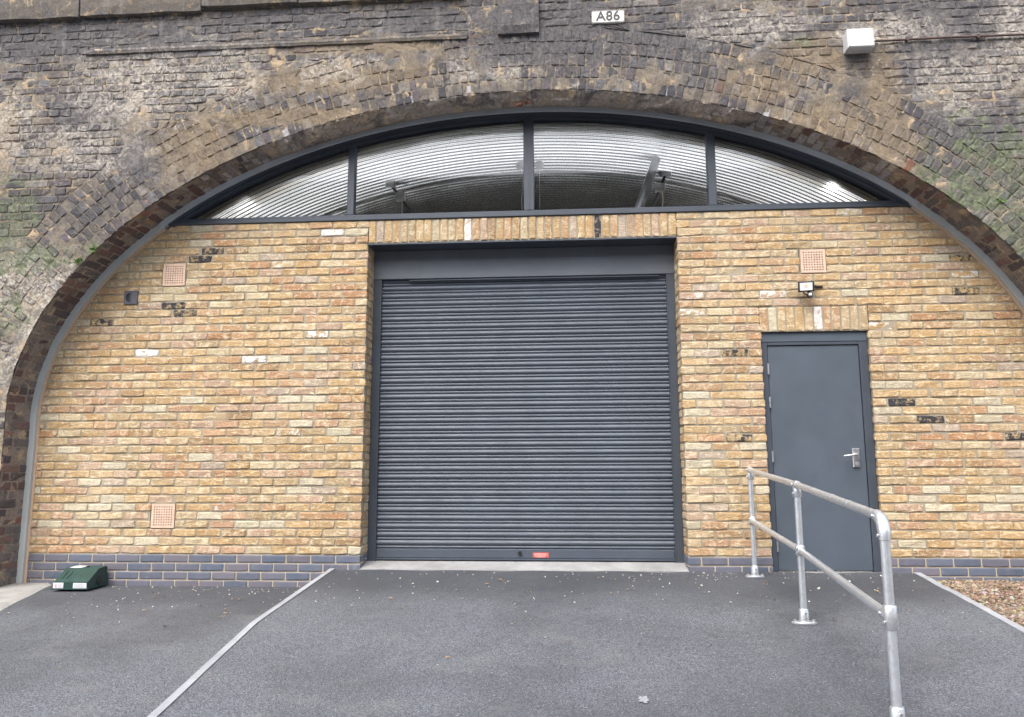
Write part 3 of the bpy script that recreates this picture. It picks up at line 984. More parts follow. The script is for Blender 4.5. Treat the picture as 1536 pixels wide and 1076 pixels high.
# soldier courses over the shutter and over the door
def soldiers(name, xa, xb, z0, z1, num, special, label):
    mb = MB()
    mb.box(xa+0.003, xb-0.003, 0.0068, 0.281, z0+0.001, z1-0.001)
    part = mb.build(name, M['mortar'], infill)
    tag(part, label)
    b = Bricks(STOCK, 0.095, 0.095)
    st = (xb-xa)/num
    for i in range(num):
        x = xa+(i+0.5)*st
        fl = 1.0
        for px, fv in special:
            if abs(px-x) < st/2: fl = fv
        b.add(frame((x, rng.gauss(0, 0.0015), (z0+z1)/2), (rng.gauss(0, 0.006), 0, 1), (0, -1, 0)), z1-z0-rng.uniform(0.010, 0.016), st-rng.uniform(0.009, 0.013), pick(PALY), fl)
    b.finish('soldier_brick', 'further_soldier_bricks', part, M['stock'], M['stock_j'], 300)
soldiers('shutter_soldier_course', JL, JR, 2.85, 3.075, 38, [(at_y(701, 343)[0], 0.5), (at_y(891, 339)[0], 0.5), (at_y(901, 339)[0], 0.0)], 'soldier course of upright bricks over the roller shutter')
soldiers('door_soldier_course', DL-0.012, DR+0.012, 1.95, 2.175, 12, [(at_y(1229, 474)[0], 0.5)], 'soldier course of upright bricks over the door')

# blue engineering brick plinth
plc = MB()
pb = Bricks(CRISP, 0.095, 0.095)
PALB = [(s2l(88, 98, 112, .85), 3), (s2l(98, 100, 110, .85), 3), (s2l(106, 102, 108, .85), 2), (s2l(80, 93, 108, .85), 2)]
for c in range(4):
    z1 = -0.075*c
    z0 = z1-0.075
    for (x0, x1, anchor, half) in ((_p[0, 0]+TW+SW*0.6, JL, JL, c % 2 == 1), (JR, DL, JR, c % 2 == 0), (DR, _p[-1, 0]-TW-SW*0.6, DR, c % 2 == 0)):
        plc.box(x0+0.006, x1-0.006, 0.007, 0.28, z0+0.0004, z1-0.0004)
        mod, J = 0.2252, 0.0115
        ph = ((anchor+(mod/2 if half else 0))/mod) % 1.0
        x = (math.floor(x0/mod)-1+ph)*mod
        while x < x1:
            a, b = max(x+J/2, x0), min(x+mod-J/2, x1)
            x += mod
            if b-a < 0.03: continue
            pb.add(frame(((a+b)/2, rng.gauss(0, 0.0006), (z0+z1)/2), (1, 0, 0), (0, -1, 0)), b-a, 0.0645, pick(PALB))
for c in range(2):
    for X, sgn in ((JL, 1), (JR, -1)):
        for ya, yb2 in ([(0.104, 0.152), (0.163, 0.232)] if c == 0 else [(0.104, 0.232)]):
            pb.add(frame((X, (ya+yb2)/2, -0.075*(c+0.5)), (0, sgn, 0), (sgn, 0, 0)), yb2-ya, 0.064, pick(PALB), D=0.05)
plinth = plc.build('plinth', M['mortar_plinth'], infill)
tag(plinth, 'blue-grey engineering brick plinth')
pb.finish('plinth_brick', 'further_plinth_bricks', plinth, M['blue'], M['blue'], 300)

# grey edge trim and sealant that follow the arch beside the brickwork
s_sill0 = float(np.interp(3.09, _p[:260, 1], _s[:260]))
s_sill1 = ARC_LEN-float(np.interp(3.09, _p[::-1][:260, 1], _s[:260]))
for s0, s1 in ((0.0, s_sill0), (s_sill1, ARC_LEN)):
    mb = MB()
    sweep(mb, 0.006, -TW, -0.035, 0.06, s0, s1, 70)
    tag(mb.build('edge_trim', M['trim'], infill), 'grey metal trim curving along the arch')
    mb = MB()
    sweep(mb, -TW-0.0005, -TW-SW, -0.007, 0.05, s0, s1, 70)
    mb.build('sealant', M['sealant'], infill)

# ------------------------------------------------------------------ arched window
window = empty('arched_window', (AX, 0.03, ZT), 'wide arched window with dark grey frame above the yellow brickwork', 'window')
mb = MB(); sweep(mb, 0.006, -0.044, -0.045, 0.09, s_sill0-0.02, s_sill1+0.02, 150)
tag(mb.build('head_flashing', M['flash'], window), 'paler blue-grey flashing along the arch')
mb = MB(); sweep(mb, -0.0445, -0.072, -0.02, 0.09, s_sill0+0.05, s_sill1-0.05, 150)
sweep(mb, -0.0725, -0.098, 0.0, 0.088, s_sill0+0.07, s_sill1-0.07, 150)
mb.build('head_frame', M['anthra'], window)
ins = offset_curve(-0.094, 900)
def top_in(x):
    m_ = ins[(ins[:, 1] > 2.0)]
    return float(np.interp(x, m_[:, 0], m_[:, 1]))
WL, WR = x_on(ins, ZT+0.03, 0), x_on(ins, ZT+0.03, 1)
edge_in = offset_curve(-0.05, 900)
mb = MB()
mb.box(x_on(edge_in, ZT+0.025, 0)-0.01, x_on(edge_in, ZT+0.025, 1)+0.01, -0.012, 0.10, ZT+0.001, ZT+0.026, 0.003)
mb.box(WL-0.10, WR+0.10, 0.006, 0.087, ZT+0.0265, ZT+0.060)
mb.build('bottom_rail', M['anthra'], window)
MULL = [(-0.185, 0.066), (1.511, 0.098), (3.20, 0.076)]
for x, w in MULL:
    mb = MB()
    zt = top_in(x)+0.012
    mb.box(x-w/2, x+w/2, 0.004, 0.086, ZT+0.0605, zt, 0.004)
    if w > 0.09:
        mb.box(x-0.006, x+0.006, -0.004, 0.02, ZT+0.061, zt)
    mb.build('mullion', M['anthra'], window)
bounds = [WL]+[x for x, w in MULL]+[WR]
for i in range(4):
    a = bounds[i]+(MULL[i-1][1]/2-0.008 if i else 0.0)
    b = bounds[i+1]-(MULL[i][1]/2-0.008 if i < 3 else 0.0)
    xs = np.linspace(a, b, 28)
    poly = [(a, ZT+0.055)]+[(b, ZT+0.055)]+[(x, max(top_in(x)+0.008, ZT+0.0556)) for x in xs[::-1]]
    mb = MB(); mb.prism(poly, 0.046, 0.052)
    mb.build('pane', M['glass'], window)

# ------------------------------------------------------------------ behind the window: corrugated vault, room shell and fittings
vault = MB()
LIN = 0.085
ns, Y0, Y1 = 110, 0.105, 3.4
rows = int((Y1-Y0)/0.076*8)
base = [arch(s) for s in np.linspace(S_SPR0-0.9, S_SPR1+0.9, ns)]
V, Fq = [], []
for j in range(rows+1):
    y = Y0+(Y1-Y0)*j/rows
    h = 0.0100*math.cos(2*math.pi*y/0.076)
    lap = 0.004 if y > 1.18 else 0.0
    for P, t, nn in base:
        q = P-nn*(LIN+h+lap)
        V.append((q[0], y, q[1]))
for j in range(rows):
    for i in range(ns-1):
        Fq.append((j*ns+i, j*ns+i+1, (j+1)*ns+i+1, (j+1)*ns+i))
vault_o = place('corrugated_vault', quad_mesh('corrugated_vault', np.array(V), np.array(Fq), M['corrug'], smooth=True))
tag(vault_o, 'curved corrugated galvanised steel vault lining behind the arched window', 'ceiling')
room = MB()
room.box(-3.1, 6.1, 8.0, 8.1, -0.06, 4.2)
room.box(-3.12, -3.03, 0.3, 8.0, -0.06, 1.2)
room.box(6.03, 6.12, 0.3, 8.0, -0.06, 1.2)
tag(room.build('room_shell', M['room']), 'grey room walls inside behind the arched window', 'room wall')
mb = MB(); mb.box(-3.15, 6.15, 0.285, 8.1, -0.14, -0.085)
tag(mb.build('room_floor', plain('dark_screed', (0.025, 0.025, 0.028), 0.85)), kind='structure')
mb = MB(); mb.box(-3.0, 6.0, 0.31, 1.20, -0.0845, -0.062)
tag(mb.build('floor_apron', plain('pale_floor_paint', (0.80, 0.81, 0.82), 0.6)), kind='structure')  # unseen pale slab added so the front of the vault mirrors bright
# plain sheeting that closes the rear of the vault
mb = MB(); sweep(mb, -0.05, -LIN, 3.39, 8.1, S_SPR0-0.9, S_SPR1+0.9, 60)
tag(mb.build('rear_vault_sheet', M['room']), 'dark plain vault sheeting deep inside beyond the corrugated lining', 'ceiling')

def on_vault(x, y, extra=0.0):
    """point on the vault lining seen at pixel x, y"""
    d = ray(x, y)
    lin = offset_curve(-LIN-0.02-extra, 900)
    m_ = lin[lin[:, 1] > 1.6]
    for t in np.linspace(6.9, 10.2, 700):
        P = CAM+d*t
        if P[2] > np.interp(P[0], m_[:, 0], m_[:, 1]):
            return P
    return P
for k, (x, y, lab) in enumerate([(781, 248, 'white ceiling rose with looped pull cord behind window pane'), (809, 247, 'white ceiling rose with straight beaded pull cord behind window pane')]):
    P = on_vault(x, y)
    o = empty('pull_cord_switch', P, lab, 'pull switch')
    mb = MB(); mb.tube([(P[0], P[1], P[2]+0.012), (P[0], P[1], P[2]-0.022), (P[0], P[1], P[2]-0.036)], [0.052, 0.050, 0.028], 18)
    mb.build('rose', M['white'], o)
    mb = MB()
    pts = []
    for q in range(26):
        u = q/25
        wob = 0.022*math.sin(u*5.0)+0.01*math.sin(u*13) if k == 0 else 0.0
        pts.append((P[0]+wob, P[1]+wob*0.4, P[2]-0.03-u*1.05))
    mb.tube(pts, 0.005 if k == 0 else 0.0035, 6)
    if k == 0:
        mb.tube([(P[0]+0.02+0.05*math.cos(w)-0.03, P[1], P[2]-0.62+0.075*math.sin(w)) for w in np.linspace(0, 6.0, 16)], 0.005, 6)
    mb.build('cord', M['cable'], o)
for (x1, y1, x2, y2, lab) in [(586, 277, 620, 322, 'sensor bracket with junction box under the vault in second window pane'), (999, 260, 978, 312, 'sensor bracket with junction box under the vault in third window pane')]:
    A = on_vault(x1, y1)
    o = empty('vault_bracket', A, lab, 'bracket')
    B = CAM+ray(x2, y2)*((A[1]+0.15-CAM[1])/ray(x2, y2)[1])
    Cc = A*0.55+B*0.45
    mb = MB(); mb.box(A[0]-0.055, A[0]+0.055, A[1]-0.03, A[1]+0.03, A[2]-0.03, A[2]+0.05, 0.006); mb.build('ceiling_box', M['white'], o)
    mb = MB(); mb.tube([A, (A+B)/2, B], 0.016, 10); mb.build('arm', M['anthra'], o)
    mb = MB(); mb.box(Cc[0]-0.05, Cc[0]+0.05, Cc[1]-0.06, Cc[1]+0.02, Cc[2]-0.035, Cc[2]+0.045, 0.006); mb.build('junction_box', M['white'], o)
    mb = MB(); mb.tube([(Cc[0]+0.02+0.006*math.sin(u*9), Cc[1]-0.03, Cc[2]-0.03-u*0.5) for u in np.linspace(0, 1, 14)], 0.006, 6); mb.build('cable', M['cable'], o)
A = on_vault(600, 262)
pts = []
lin = [arch(s) for s in np.linspace(S_SPR0+1.4, S_SPR1-1.4, 60)]
mb = MB(); mb.tube([((P-nn*(LIN+0.024))[0], 1.30, (P-nn*(LIN+0.024))[1]) for P, t, nn in lin], 0.007, 8)
tag(mb.build('ceiling_conduit', M['white']), 'thin white conduit bent along the corrugated vault', 'conduit')

def m_tube():
    g = G('lit_tube')
    em = g.t.nodes.new('ShaderNodeEmission')
    em.inputs['Color'].default_value = (1.0, 0.985, 0.97, 1)
    em.inputs['Strength'].default_value = 620.0
    g.t.nodes.remove(g.p)
    g.t.links.new(em.outputs[0], g.out.inputs['Surface'])
    return g.m
M['tube'] = m_tube()
for k, xc in enumerate((-0.35, 1.5, 3.35)):
    o = empty('batten_light', (xc, 0.34, 2.70), ['lit batten light inside above the brick wall behind second window pane', 'lit batten light inside above the shutter behind the middle mullion', 'lit batten light inside above the door side behind the last window pane'][k], 'light')
    mb = MB(); mb.box(xc-0.75, xc+0.75, 0.300, 0.46, 2.700, 2.735, 0.004); mb.box(xc-0.75, xc+0.75, 0.452, 0.460, 2.43, 2.6995); mb.build('housing', M['white'], o)  # unseen lamps put in to light the vault; lip shaped to limit spread
    mb = MB(); mb.tube([(xc-0.74, 0.37, 2.672), (xc+0.74, 0.37, 2.672)], 0.013, 12); mb.build('tube', M['tube'], o)
T = on_vault(985, 240); Bq = CAM+ray(955, 322)*((T[1]+0.02-CAM[1])/ray(955, 322)[1])
mb = MB(); mb.tube([T+np.array([0, 0, 0.02]), (T+Bq)/2, Bq, Bq+(Bq-T)*0.8], 0.045, 18)  # tube added to draw the slanting bright streak in the pane
tag(mb.build('flue_pipe', M['galv_fit']), 'pale slanting flue pipe inside behind the third window pane', 'pipe')

# ------------------------------------------------------------------ roller shutter
shutter = empty('roller_shutter', (1.43, 0.24, -0.05), 'dark grey steel roller shutter closed in the wide brick opening', 'shutter')
SYF = 0.235
mb = MB(); mb.box(JL-0.05, JR+0.05, 0.004, 0.30, 2.8360, 2.8490); mb.build('lintel_angle', M['anthra'], shutter)
mb = MB(); mb.box(JL+0.002, JR-0.002, SYF-0.02, 0.40, 2.555, 2.8350, 0.004); mb.build('hood_box', M['hood'], shutter)
for x0, x1 in ((JL+0.002, 0.078), (2.784, JR-0.002)):
    mb = MB()
    mb.box(x0, x1, SYF-0.012, SYF+0.012, -0.10, 2.5545, 0.002)
    xi = x1 if x0 < 1 else x0
    mb.box(xi-0.004, xi+0.004, SYF-0.018, SYF+0.075, -0.10, 2.554)
    mb.build('guide_rail', M['anthra'], shutter)
PITCHS, ZB = 0.0745, 0.035
nsl = int(round((2.553-ZB)/PITCHS))
prof = [(0.034, 0.0), (0.031, 0.0015)]
for k in range(7):                                 # lower, shallow roll
    u = k/6
    prof.append((0.030-0.0055*math.sin(math.pi*u), 0.0025+u*0.0215))
prof.append((0.034, 0.0255))
for k in range(11):                                # main convex roll
    u = k/10
    prof.append((0.0305-0.0115*math.sin(math.pi*u), 0.0270+u*0.0450))
prof += [(0.034, 0.0735), (0.034, PITCHS+0.001)]
pv, pf = [], []
for x in (0.083, 2.779):
    for y, z in prof:
        pv.append((x, y, z))
npf = len(prof)
for i in range(npf-1):
    pf.append((i, npf+i, npf+i+1, i+1))
bk = len(pv)
for x in (0.083, 2.779):
    pv += [(x, 0.052, 0.0), (x, 0.052, PITCHS)]
pf += [(bk, bk+1, bk+3, bk+2)]
pf += [tuple(list(range(npf))+[bk+1, bk])[::-1], tuple(list(range(npf, 2*npf))+[bk+3, bk+2])]
smb = MB(); smb.add(pv, pf)
sme = smb.mesh('slat', M['shutter'])
for i in range(nsl):
    place('slat', sme, shutter, Matrix.Translation((0, SYF-0.012+rng.gauss(0, 0.0006), ZB+i*PITCHS)))
mb = MB(); mb.box(0.083, 2.779, SYF-0.002, SYF+0.045, -0.047, ZB-0.002, 0.004)
mb.box(0.083, 2.779, SYF-0.012, SYF+0.05, -0.062, -0.048)
mb.build('bottom_bar', M['shutter'], shutter)
mb = MB(); mb.box(0.35, 2.72, SYF-0.022, SYF+0.0, 2.532, 2.545, 0.003); mb.build('guide_lip', M['anthra'], shutter)
mb = MB(); mb.tube([(1.40, SYF-0.018, 0.0), (1.40, SYF+0.005, 0.0)], 0.017, 14); mb.build('lock_boss', M['black'], shutter)
lb_ = MB(); lb_.box(1.515, 1.660, SYF-0.0060, SYF-0.0028, -0.040, 0.006)
st = lb_.build('warning_sticker', M['red'], shutter)
tag(st, 'red warning sticker on the bottom bar')
mb = MB()
for k, (a, b) in enumerate([(0.018, 0.125), (0.01, 0.135), (0.02, 0.12), (0.035, 0.11)]):
    z = -0.003-k*0.0095
    x = 1.515+a
    while x < 1.515+b:
        w = rng.uniform(0.006, 0.014)
        mb.box(x, min(x+w, 1.515+b), SYF-0.0066, SYF-0.0061, z-0.0045, z)
        x += w+0.003
mb.build('print', M['pinkink'], st)

# sloping concrete threshold
mb = MB()
mb.hexa([(JL-0.003, -0.012, -0.25), (JR+0.003, -0.012, -0.25), (JR+0.003, -0.012, -0.121), (JL-0.003, -0.012, -0.121),
         (JL-0.003, 0.30, -0.25), (JR+0.003, 0.30, -0.25), (JR+0.003, 0.30, -0.062), (JL-0.003, 0.30, -0.062)])
tag(mb.build('concrete_threshold', M['concrete']), 'sloping pale concrete threshold in front of the roller shutter', 'threshold')

# ------------------------------------------------------------------ personnel door
door = empty('steel_door', (4.02, 0.06, -0.13), 'dark grey steel personnel door in the yellow brick wall behind the handrail', 'door')
ZD0 = -0.125
mb = MB(); mb.box(DL+0.002, DR-0.002, 0.030, 0.12, 1.862, 1.948, 0.003); mb.build('overpanel', M['door'], door)
fr = MB()
fr.box(DL+0.002, DL+0.052, 0.034, 0.14, ZD0, 1.8615, 0.003)
fr.box(DR-0.074, DR-0.002, 0.034, 0.14, ZD0, 1.8615, 0.003)
fr.box(DL+0.0525, DR-0.0745, 0.034, 0.14, 1.832, 1.8615, 0.003)
fr.box(DR-0.042, DR-0.039, 0.0325, 0.05, ZD0, 1.861)
fr.build('door_frame', M['anthra'], door)
mb = MB(); mb.box(DL+0.056, DR-0.078, 0.046, 0.094, ZD0+0.012, 1.828, 0.003)
leaf = mb.build('leaf', M['door'], door)
hm = MB(); hm.tube([(0, 0, -0.048), (0, 0, 0.048)], 0.0085, 12)
hme = hm.mesh('hinge', M['steel'])
for y_ in (1.621, 1.323, 0.851, 0.089):
    place('hinge', hme, door, Matrix.Translation((DL+0.052, 0.030, y_)))
mb = MB(); mb.box(4.300, 4.362, 0.028, 0.0455, 0.755, 0.918, 0.006)
plate = mb.build('handle_plate', M['steel'], leaf)
mb = MB()
mb.tube([(4.333, 0.03, 0.868), (4.333, -0.022, 0.868), (4.322, -0.033, 0.867), (4.29, -0.036, 0.862), (4.225, -0.034, 0.853), (4.205, -0.030, 0.852)], [0.010, 0.010, 0.0105, 0.010, 0.0095, 0.008], 12)
mb.build('lever', M['steel'], leaf)
mb = MB(); mb.tube([(4.331, 0.030, 0.79), (4.331, 0.021, 0.79)], 0.014, 16); mb.build('lock_cylinder', M['galv_fit'], leaf)
mb = MB(); mb.box(DL+0.002, DR-0.002, 0.012, 0.13, -0.20, ZD0-0.001, 0.004)
tag(mb.build('door_sill', M['concrete'], door), 'pale sill strip under the door')

# ------------------------------------------------------------------ wall fittings
for k, (hx0, hx1, hz0, hz1) in enumerate(HOLES):
    lab = ['terracotta air brick high in the wall near the square black vent', 'terracotta air brick low in the wall above the blue plinth', 'terracotta air brick above the floodlight and the door'][k]
    o = empty('air_brick', ((hx0+hx1)/2, 0, hz0), lab, 'air brick', 'air bricks in the infill wall')
    a, b, c, d = hx0+0.002, hx1-0.002, hz0+0.006, hz1-0.006
    mb = MB()                                  # front grille with 8 x 8 square holes
    bw = 0.021
    nh = 8
    xs = [a, a+bw]; zs = [c, c+bw]
    px_, pz_ = (b-a-2*bw)/(nh*2-1), (d-c-2*bw)/(nh*2-1)
    for q in range(nh*2-1):
        xs.append(xs[-1]+px_); zs.append(zs[-1]+pz_)
    xs[-1], zs[-1] = b-bw, d-bw
    xs.append(b); zs.append(d)
    idx = {}
    vv, ff = [], []
    def gv(i, j, yy):
        key = (i, j, yy)
        if key not in idx:
            idx[key] = len(vv); vv.append((xs[i], yy, zs[j]))
        return idx[key]
    nn_ = len(xs)-1
    yf, yb3 = -0.004, 0.028
    hole = lambda i, j: 1 <= i < nn_-1+1 and 1 <= j < nn_ and i % 2 == 1 and j % 2 == 1 and 0 < i < nn_ and 0 < j < nn_
    for i in range(nn_):
        for j in range(nn_):
            if hole(i, j):
                for (p, q, r_, s_) in ((i, j, i+1, j), (i+1, j, i+1, j+1), (i+1, j+1, i, j+1), (i, j+1, i, j)):
                    ff.append((gv(p, q, yf), gv(r_, s_, yf), gv(r_, s_, yb3), gv(p, q, yb3)))
            else:
                ff.append((gv(i, j, yf), gv(i+1, j, yf), gv(i+1, j+1, yf), gv(i, j+1, yf)))
    for i in range(nn_):
        ff.append((gv(i, 0, yf), gv(i, 0, yb3), gv(i+1, 0, yb3), gv(i+1, 0, yf)))
        ff.append((gv(i+1, nn_, yf), gv(i+1, nn_, yb3), gv(i, nn_, yb3), gv(i, nn_, yf)))
        ff.append((gv(0, i+1, yf), gv(0, i+1, yb3), gv(0, i, yb3), gv(0, i, yf)))
        ff.append((gv(nn_, i, yf), gv(nn_, i, yb3), gv(nn_, i+1, yb3), gv(nn_, i+1, yf)))
    mb.add(vv, ff)
    mb.build('grille', M['terra'], o)
    mb = MB(); mb.box(a+0.004, b-0.004, 0.030, 0.07, c+0.004, d-0.004); mb.build('duct', M['dark'], o)
    mb = MB(); mb.box(hx0-0.0075, hx1+0.0075, 0.0715, 0.279, hz0+0.0005, hz1-0.0005)
    mb.box(hx0-0.0075, hx0-0.001, 0.007, 0.071, hz0+0.0005, hz1-0.0005); mb.box(hx1+0.001, hx1+0.0075, 0.007, 0.071, hz0+0.0005, hz1-0.0005)
    mb.box(hx0-0.001, hx1+0.001, 0.007, 0.071, hz0+0.0005, hz0+0.005); mb.box(hx0-0.001, hx1+0.001, 0.007, 0.071, hz1-0.005, hz1-0.0005)
    mb.build('mortar_joint', M['mortar'], o)

P = at_y(197, 447)
o = empty('wall_vent', (P[0], 0, P[2]-0.07), 'small square dark grey vent with round flap below left air brick', 'vent')
mb = MB()
R_, nsg = 0.047, 32
sq = 0.066
vv, ff = [], []
for k in range(nsg):
    w = 2*math.pi*k/nsg
    ca, sa = math.cos(w), math.sin(w)
    e = sq/max(abs(ca), abs(sa))
    vv += [(ca*R_, -0.012, sa*R_), (ca*e*0.93, -0.012, sa*e*0.93), (ca*e, -0.008, sa*e), (ca*e, 0.012, sa*e), (ca*R_*0.98, 0.008, sa*R_*0.98)]
for k in range(nsg):
    l = (k+1) % nsg
    for q in range(3):
        ff.append((5*k+q, 5*k+q+1, 5*l+q+1, 5*l+q))
    ff.append((5*k, 5*l, 5*l+4, 5*k+4))
mb.add([(P[0]+x, y-0.004, P[2]+z) for x, y, z in vv], ff)
mb.build('housing', M['vent'], o)
mb = MB()
pts = [(P[0]+0.046*math.cos(w), P[2]+0.046*math.sin(w)) for w in np.linspace(math.pi/2, 3*math.pi/2, 16)]
mb.prism(pts, -0.0085, -0.0065); mb.build('flap', M['black'], o)
pts = [(P[0]+0.003+0.044*math.cos(w), P[2]+0.044*math.sin(w)) for w in np.linspace(-math.pi/2, math.pi/2, 16)]
mb = MB(); mb.prism(pts, -0.0145, -0.0095); mb.build('flap', M['vent'], o)
mb = MB(); mb.box(P[0]-0.003, P[0]+0.003, -0.0195, 0.0, P[2]-0.06, P[2]+0.06); mb.build('bar', M['vent'], o)

P = at_y(1209, 430, -0.09)
o = empty('floodlight', (P[0]+0.1, 0, P[2]-0.05), 'small black floodlight with motion sensor above the door', 'floodlight')
rot = Matrix.Translation(Vector((P[0], -0.09, P[2]))) @ Matrix.Rotation(math.radians(-14), 4, 'Z') @ Matrix.Rotation(math.radians(14), 4, 'X')
mb = MB(); mb.box(-0.066, 0.066, -0.018, 0.018, -0.046, 0.046, 0.005)
for k in range(7): mb.box(-0.05+k*0.0155, -0.046+k*0.0155, 0.018, 0.032, -0.035, 0.035)
body = mb.build('housing', M['black'], o, rot)
mb = MB(); mb.box(-0.052, 0.052, -0.0205, -0.0185, -0.033, 0.034); gl = mb.build('lens', M['lens'], o, rot)
mb = MB(); mb.box(-0.012, 0.010, -0.0222, -0.0207, -0.004, 0.018); mb.build('led', M['led'], o, rot)
mb = MB(); mb.tube([(P[0]+0.055, -0.075, P[2]+0.008), (P[0]+0.085, -0.05, P[2]+0.012), (P[0]+0.12, -0.012, P[2]+0.016), (P[0]+0.135, 0.004, P[2]+0.017)], 0.010, 10)
mb.box(P[0]+0.10, P[0]+0.17, -0.012, 0.004, P[2]+0.006, P[2]+0.026, 0.002)
mb.tube([(P[0]+0.055, -0.07, P[2]+0.03), (P[0]+0.075, -0.05, P[2]+0.055), (P[0]+0.10, -0.004, P[2]+0.058)], 0.005, 8)
mb.build('bracket', M['black'], o)
mb = MB(); mb.tube([(P[0]-0.03, -0.10, P[2]-0.045), (P[0]-0.022, -0.10, P[2]-0.065), (P[0]+0.0, -0.10, P[2]-0.078), (P[0]+0.02, -0.10, P[2]-0.076)], 0.006, 8)
mb.tube([(P[0]+0.026, -0.075, P[2]-0.042), (P[0]+0.028, -0.085, P[2]-0.075)], [0.012, 0.021], 14)
mb.tube([(P[0]+0.028, -0.075, P[2]-0.078), (P[0]+0.028, -0.115, P[2]-0.078)], [0.024, 0.022], 16)
mb.build('motion_sensor', M['black'], o)
mb = MB(); mb.tube([(P[0]+0.026, -0.112, P[2]-0.079), (P[0]+0.0255, -0.124, P[2]-0.080), (P[0]+0.025, -0.130, P[2]-0.080)], [0.017, 0.013, 0.004], 14); mb.build('sensor_dome', M['lens'], o)

# number plate on the viaduct
A, B = at_y(888, 34, FACE-0.02), at_y(936, 16, FACE-0.02)
cx_, cz_ = (A[0]+B[0])/2, (A[2]+B[2])/2
hw, hh = 0.146, 0.058
def rrect(w, h, r, n=6):
    out = []
    for sx, sz, a0 in ((1, -1, -90), (1, 1, 0), (-1, 1, 90), (-1, -1, 180)):
        for k in range(n+1):
            a = math.radians(a0+90*k/n)
            out.append((sx*(w-r)+r*math.cos(a), sz*(h-r)+r*math.sin(a)))
    return out
o = empty('number_plate', (cx_, FACE-0.02, cz_-hh), 'cream plate with black letters A86 fixed to the viaduct', 'sign')
TM = Matrix.Translation((cx_, FACE-0.022, cz_))
mb = MB(); mb.prism(rrect(hw, hh, 0.012), 0.0, 0.030); mb.build('plate', M['sign'], o, TM)
mb = MB()
ro, ri = rrect(hw-0.003, hh-0.003, 0.010), rrect(hw-0.0065, hh-0.0065, 0.008)
nq = len(ro)
mb.add([(x, -0.0014, z) for x, z in ro]+[(x, -0.0014, z) for x, z in ri], [(k, (k+1) % nq, nq+(k+1) % nq, nq+k) for k in range(nq)])
mb.build('border', M['ink'], o, TM)
cu = bpy.data.curves.new('lettering', 'FONT')
cu.body = 'A86'; cu.size = 0.126; cu.align_x = 'CENTER'; cu.align_y = 'CENTER'; cu.extrude = 0.0012; cu.offset = 0.0018; cu.space_character = 1.04
tmp = bpy.data.objects.new('lettering_tmp', cu)
COL.objects.link(tmp)
dg = bpy.context.evaluated_depsgraph_get()
me = bpy.data.meshes.new_from_object(tmp.evaluated_get(dg))
bpy.data.objects.remove(tmp)
me.name = 'lettering'
me.materials.clear(); me.materials.append(M['ink'])
place('lettering', me, o, TM @ Matrix.Translation((0, -0.0030, 0)) @ Matrix.Rotation(math.radians(90), 4, 'X'))
for sx in (-1, 1):
    mb = MB(); mb.tube([(sx*(hw-0.015), -0.004, -sx*0.0), (sx*(hw-0.015), 0.0, 0)], 0.0045, 10); mb.build('screw', M['steel'], o, TM)

# white junction box with rusty conduit
A, B = at_y(1270, 78, FACE-0.05), at_y(1306, 51, FACE-0.10)
cx_, cz_ = 4.425, 4.445
o = empty('junction_box', (cx_, FACE, cz_-0.09), 'white plastic junction box on the sooty viaduct brickwork', 'junction box')
mb = MB(); mb.box(cx_-0.110, cx_+0.110, FACE-0.085, FACE+0.012, cz_-0.083, cz_+0.083, 0.006); mb.build('box', M['white'], o)
mb = MB(); mb.box(cx_-0.113, cx_+0.113, FACE-0.118, FACE-0.0855, cz_-0.086, cz_+0.086, 0.008)
lid = mb.build('lid', M['white'], o)
for sx in (-1, 1):
    for sz in (-1, 1):
        mb = MB(); mb.tube([(cx_+sx*0.098, FACE-0.1195, cz_+sz*0.071), (cx_+sx*0.098, FACE-0.117, cz_+sz*0.071)], 0.006, 10); mb.build('screw', M['trim'], lid)
mb = MB(); mb.tube([(cx_+0.109, FACE-0.03, cz_+0.012), (cx_+0.150, FACE-0.03, cz_+0.012)], [0.016, 0.013], 12); mb.build('cable_gland', M['white'], o)
mb = MB()
mb.tube([(cx_+0.149, FACE-0.028, cz_+0.012), (cx_+0.25, FACE-0.026, cz_+0.012), (5.2, FACE-0.024, cz_+0.020), (5.9, FACE-0.024, cz_+0.018), (7.8, FACE-0.024, cz_+0.02)], 0.0095, 10)
for x in (4.85, 5.45, 6.2, 7.0):
    mb.box(x-0.010, x+0.010, FACE-0.036, FACE+0.012, cz_+0.002, cz_+0.034)
tag(mb.build('rusty_conduit', M['rust']), 'rusty brown conduit running along the viaduct from the white junction box', 'conduit')

# ------------------------------------------------------------------ ground, ramp, kerb, edgings, gravel
def grid(fx, nx, ny, thick=None):
    """fx(u, v) -> point; returns MB with a sheet"""
    mb = MB()
    v = [fx(i/nx, j/ny) for j in range(ny+1) for i in range(nx+1)]
    mb.add(v, [(j*(nx+1)+i, j*(nx+1)+i+1, (j+1)*(nx+1)+i+1, (j+1)*(nx+1)+i) for j in range(ny) for i in range(nx)], True)
    return mb
YM = (RZ0-YZ0)/(YK-RK)                # where ramp and yard meet
YM = -abs(YM)
def wob(x, y, a):
    return a*mnoise.noise(Vector((x*1.7, y*1.7, 3.0)))+a*0.5*mnoise.noise(Vector((x*5.1, y*5.1, 8.0)))
gmb = MB()
ys = [0.25, -0.2, -0.6, -1.2, -2.0, -3.0, -4.0, -5.2, -8, -14, -30, -90]
xs = [-90, -30, -12, -6, -4, -3, -2.2, -1.5, -0.8, -0.25, 1, 3, 5, 7, 10, 30, 90]
gv_ = [(x, y, max(yard_z(min(y, 0)), yard_z(YM)-0.01)) for y in ys for x in xs]
nx_ = len(xs)
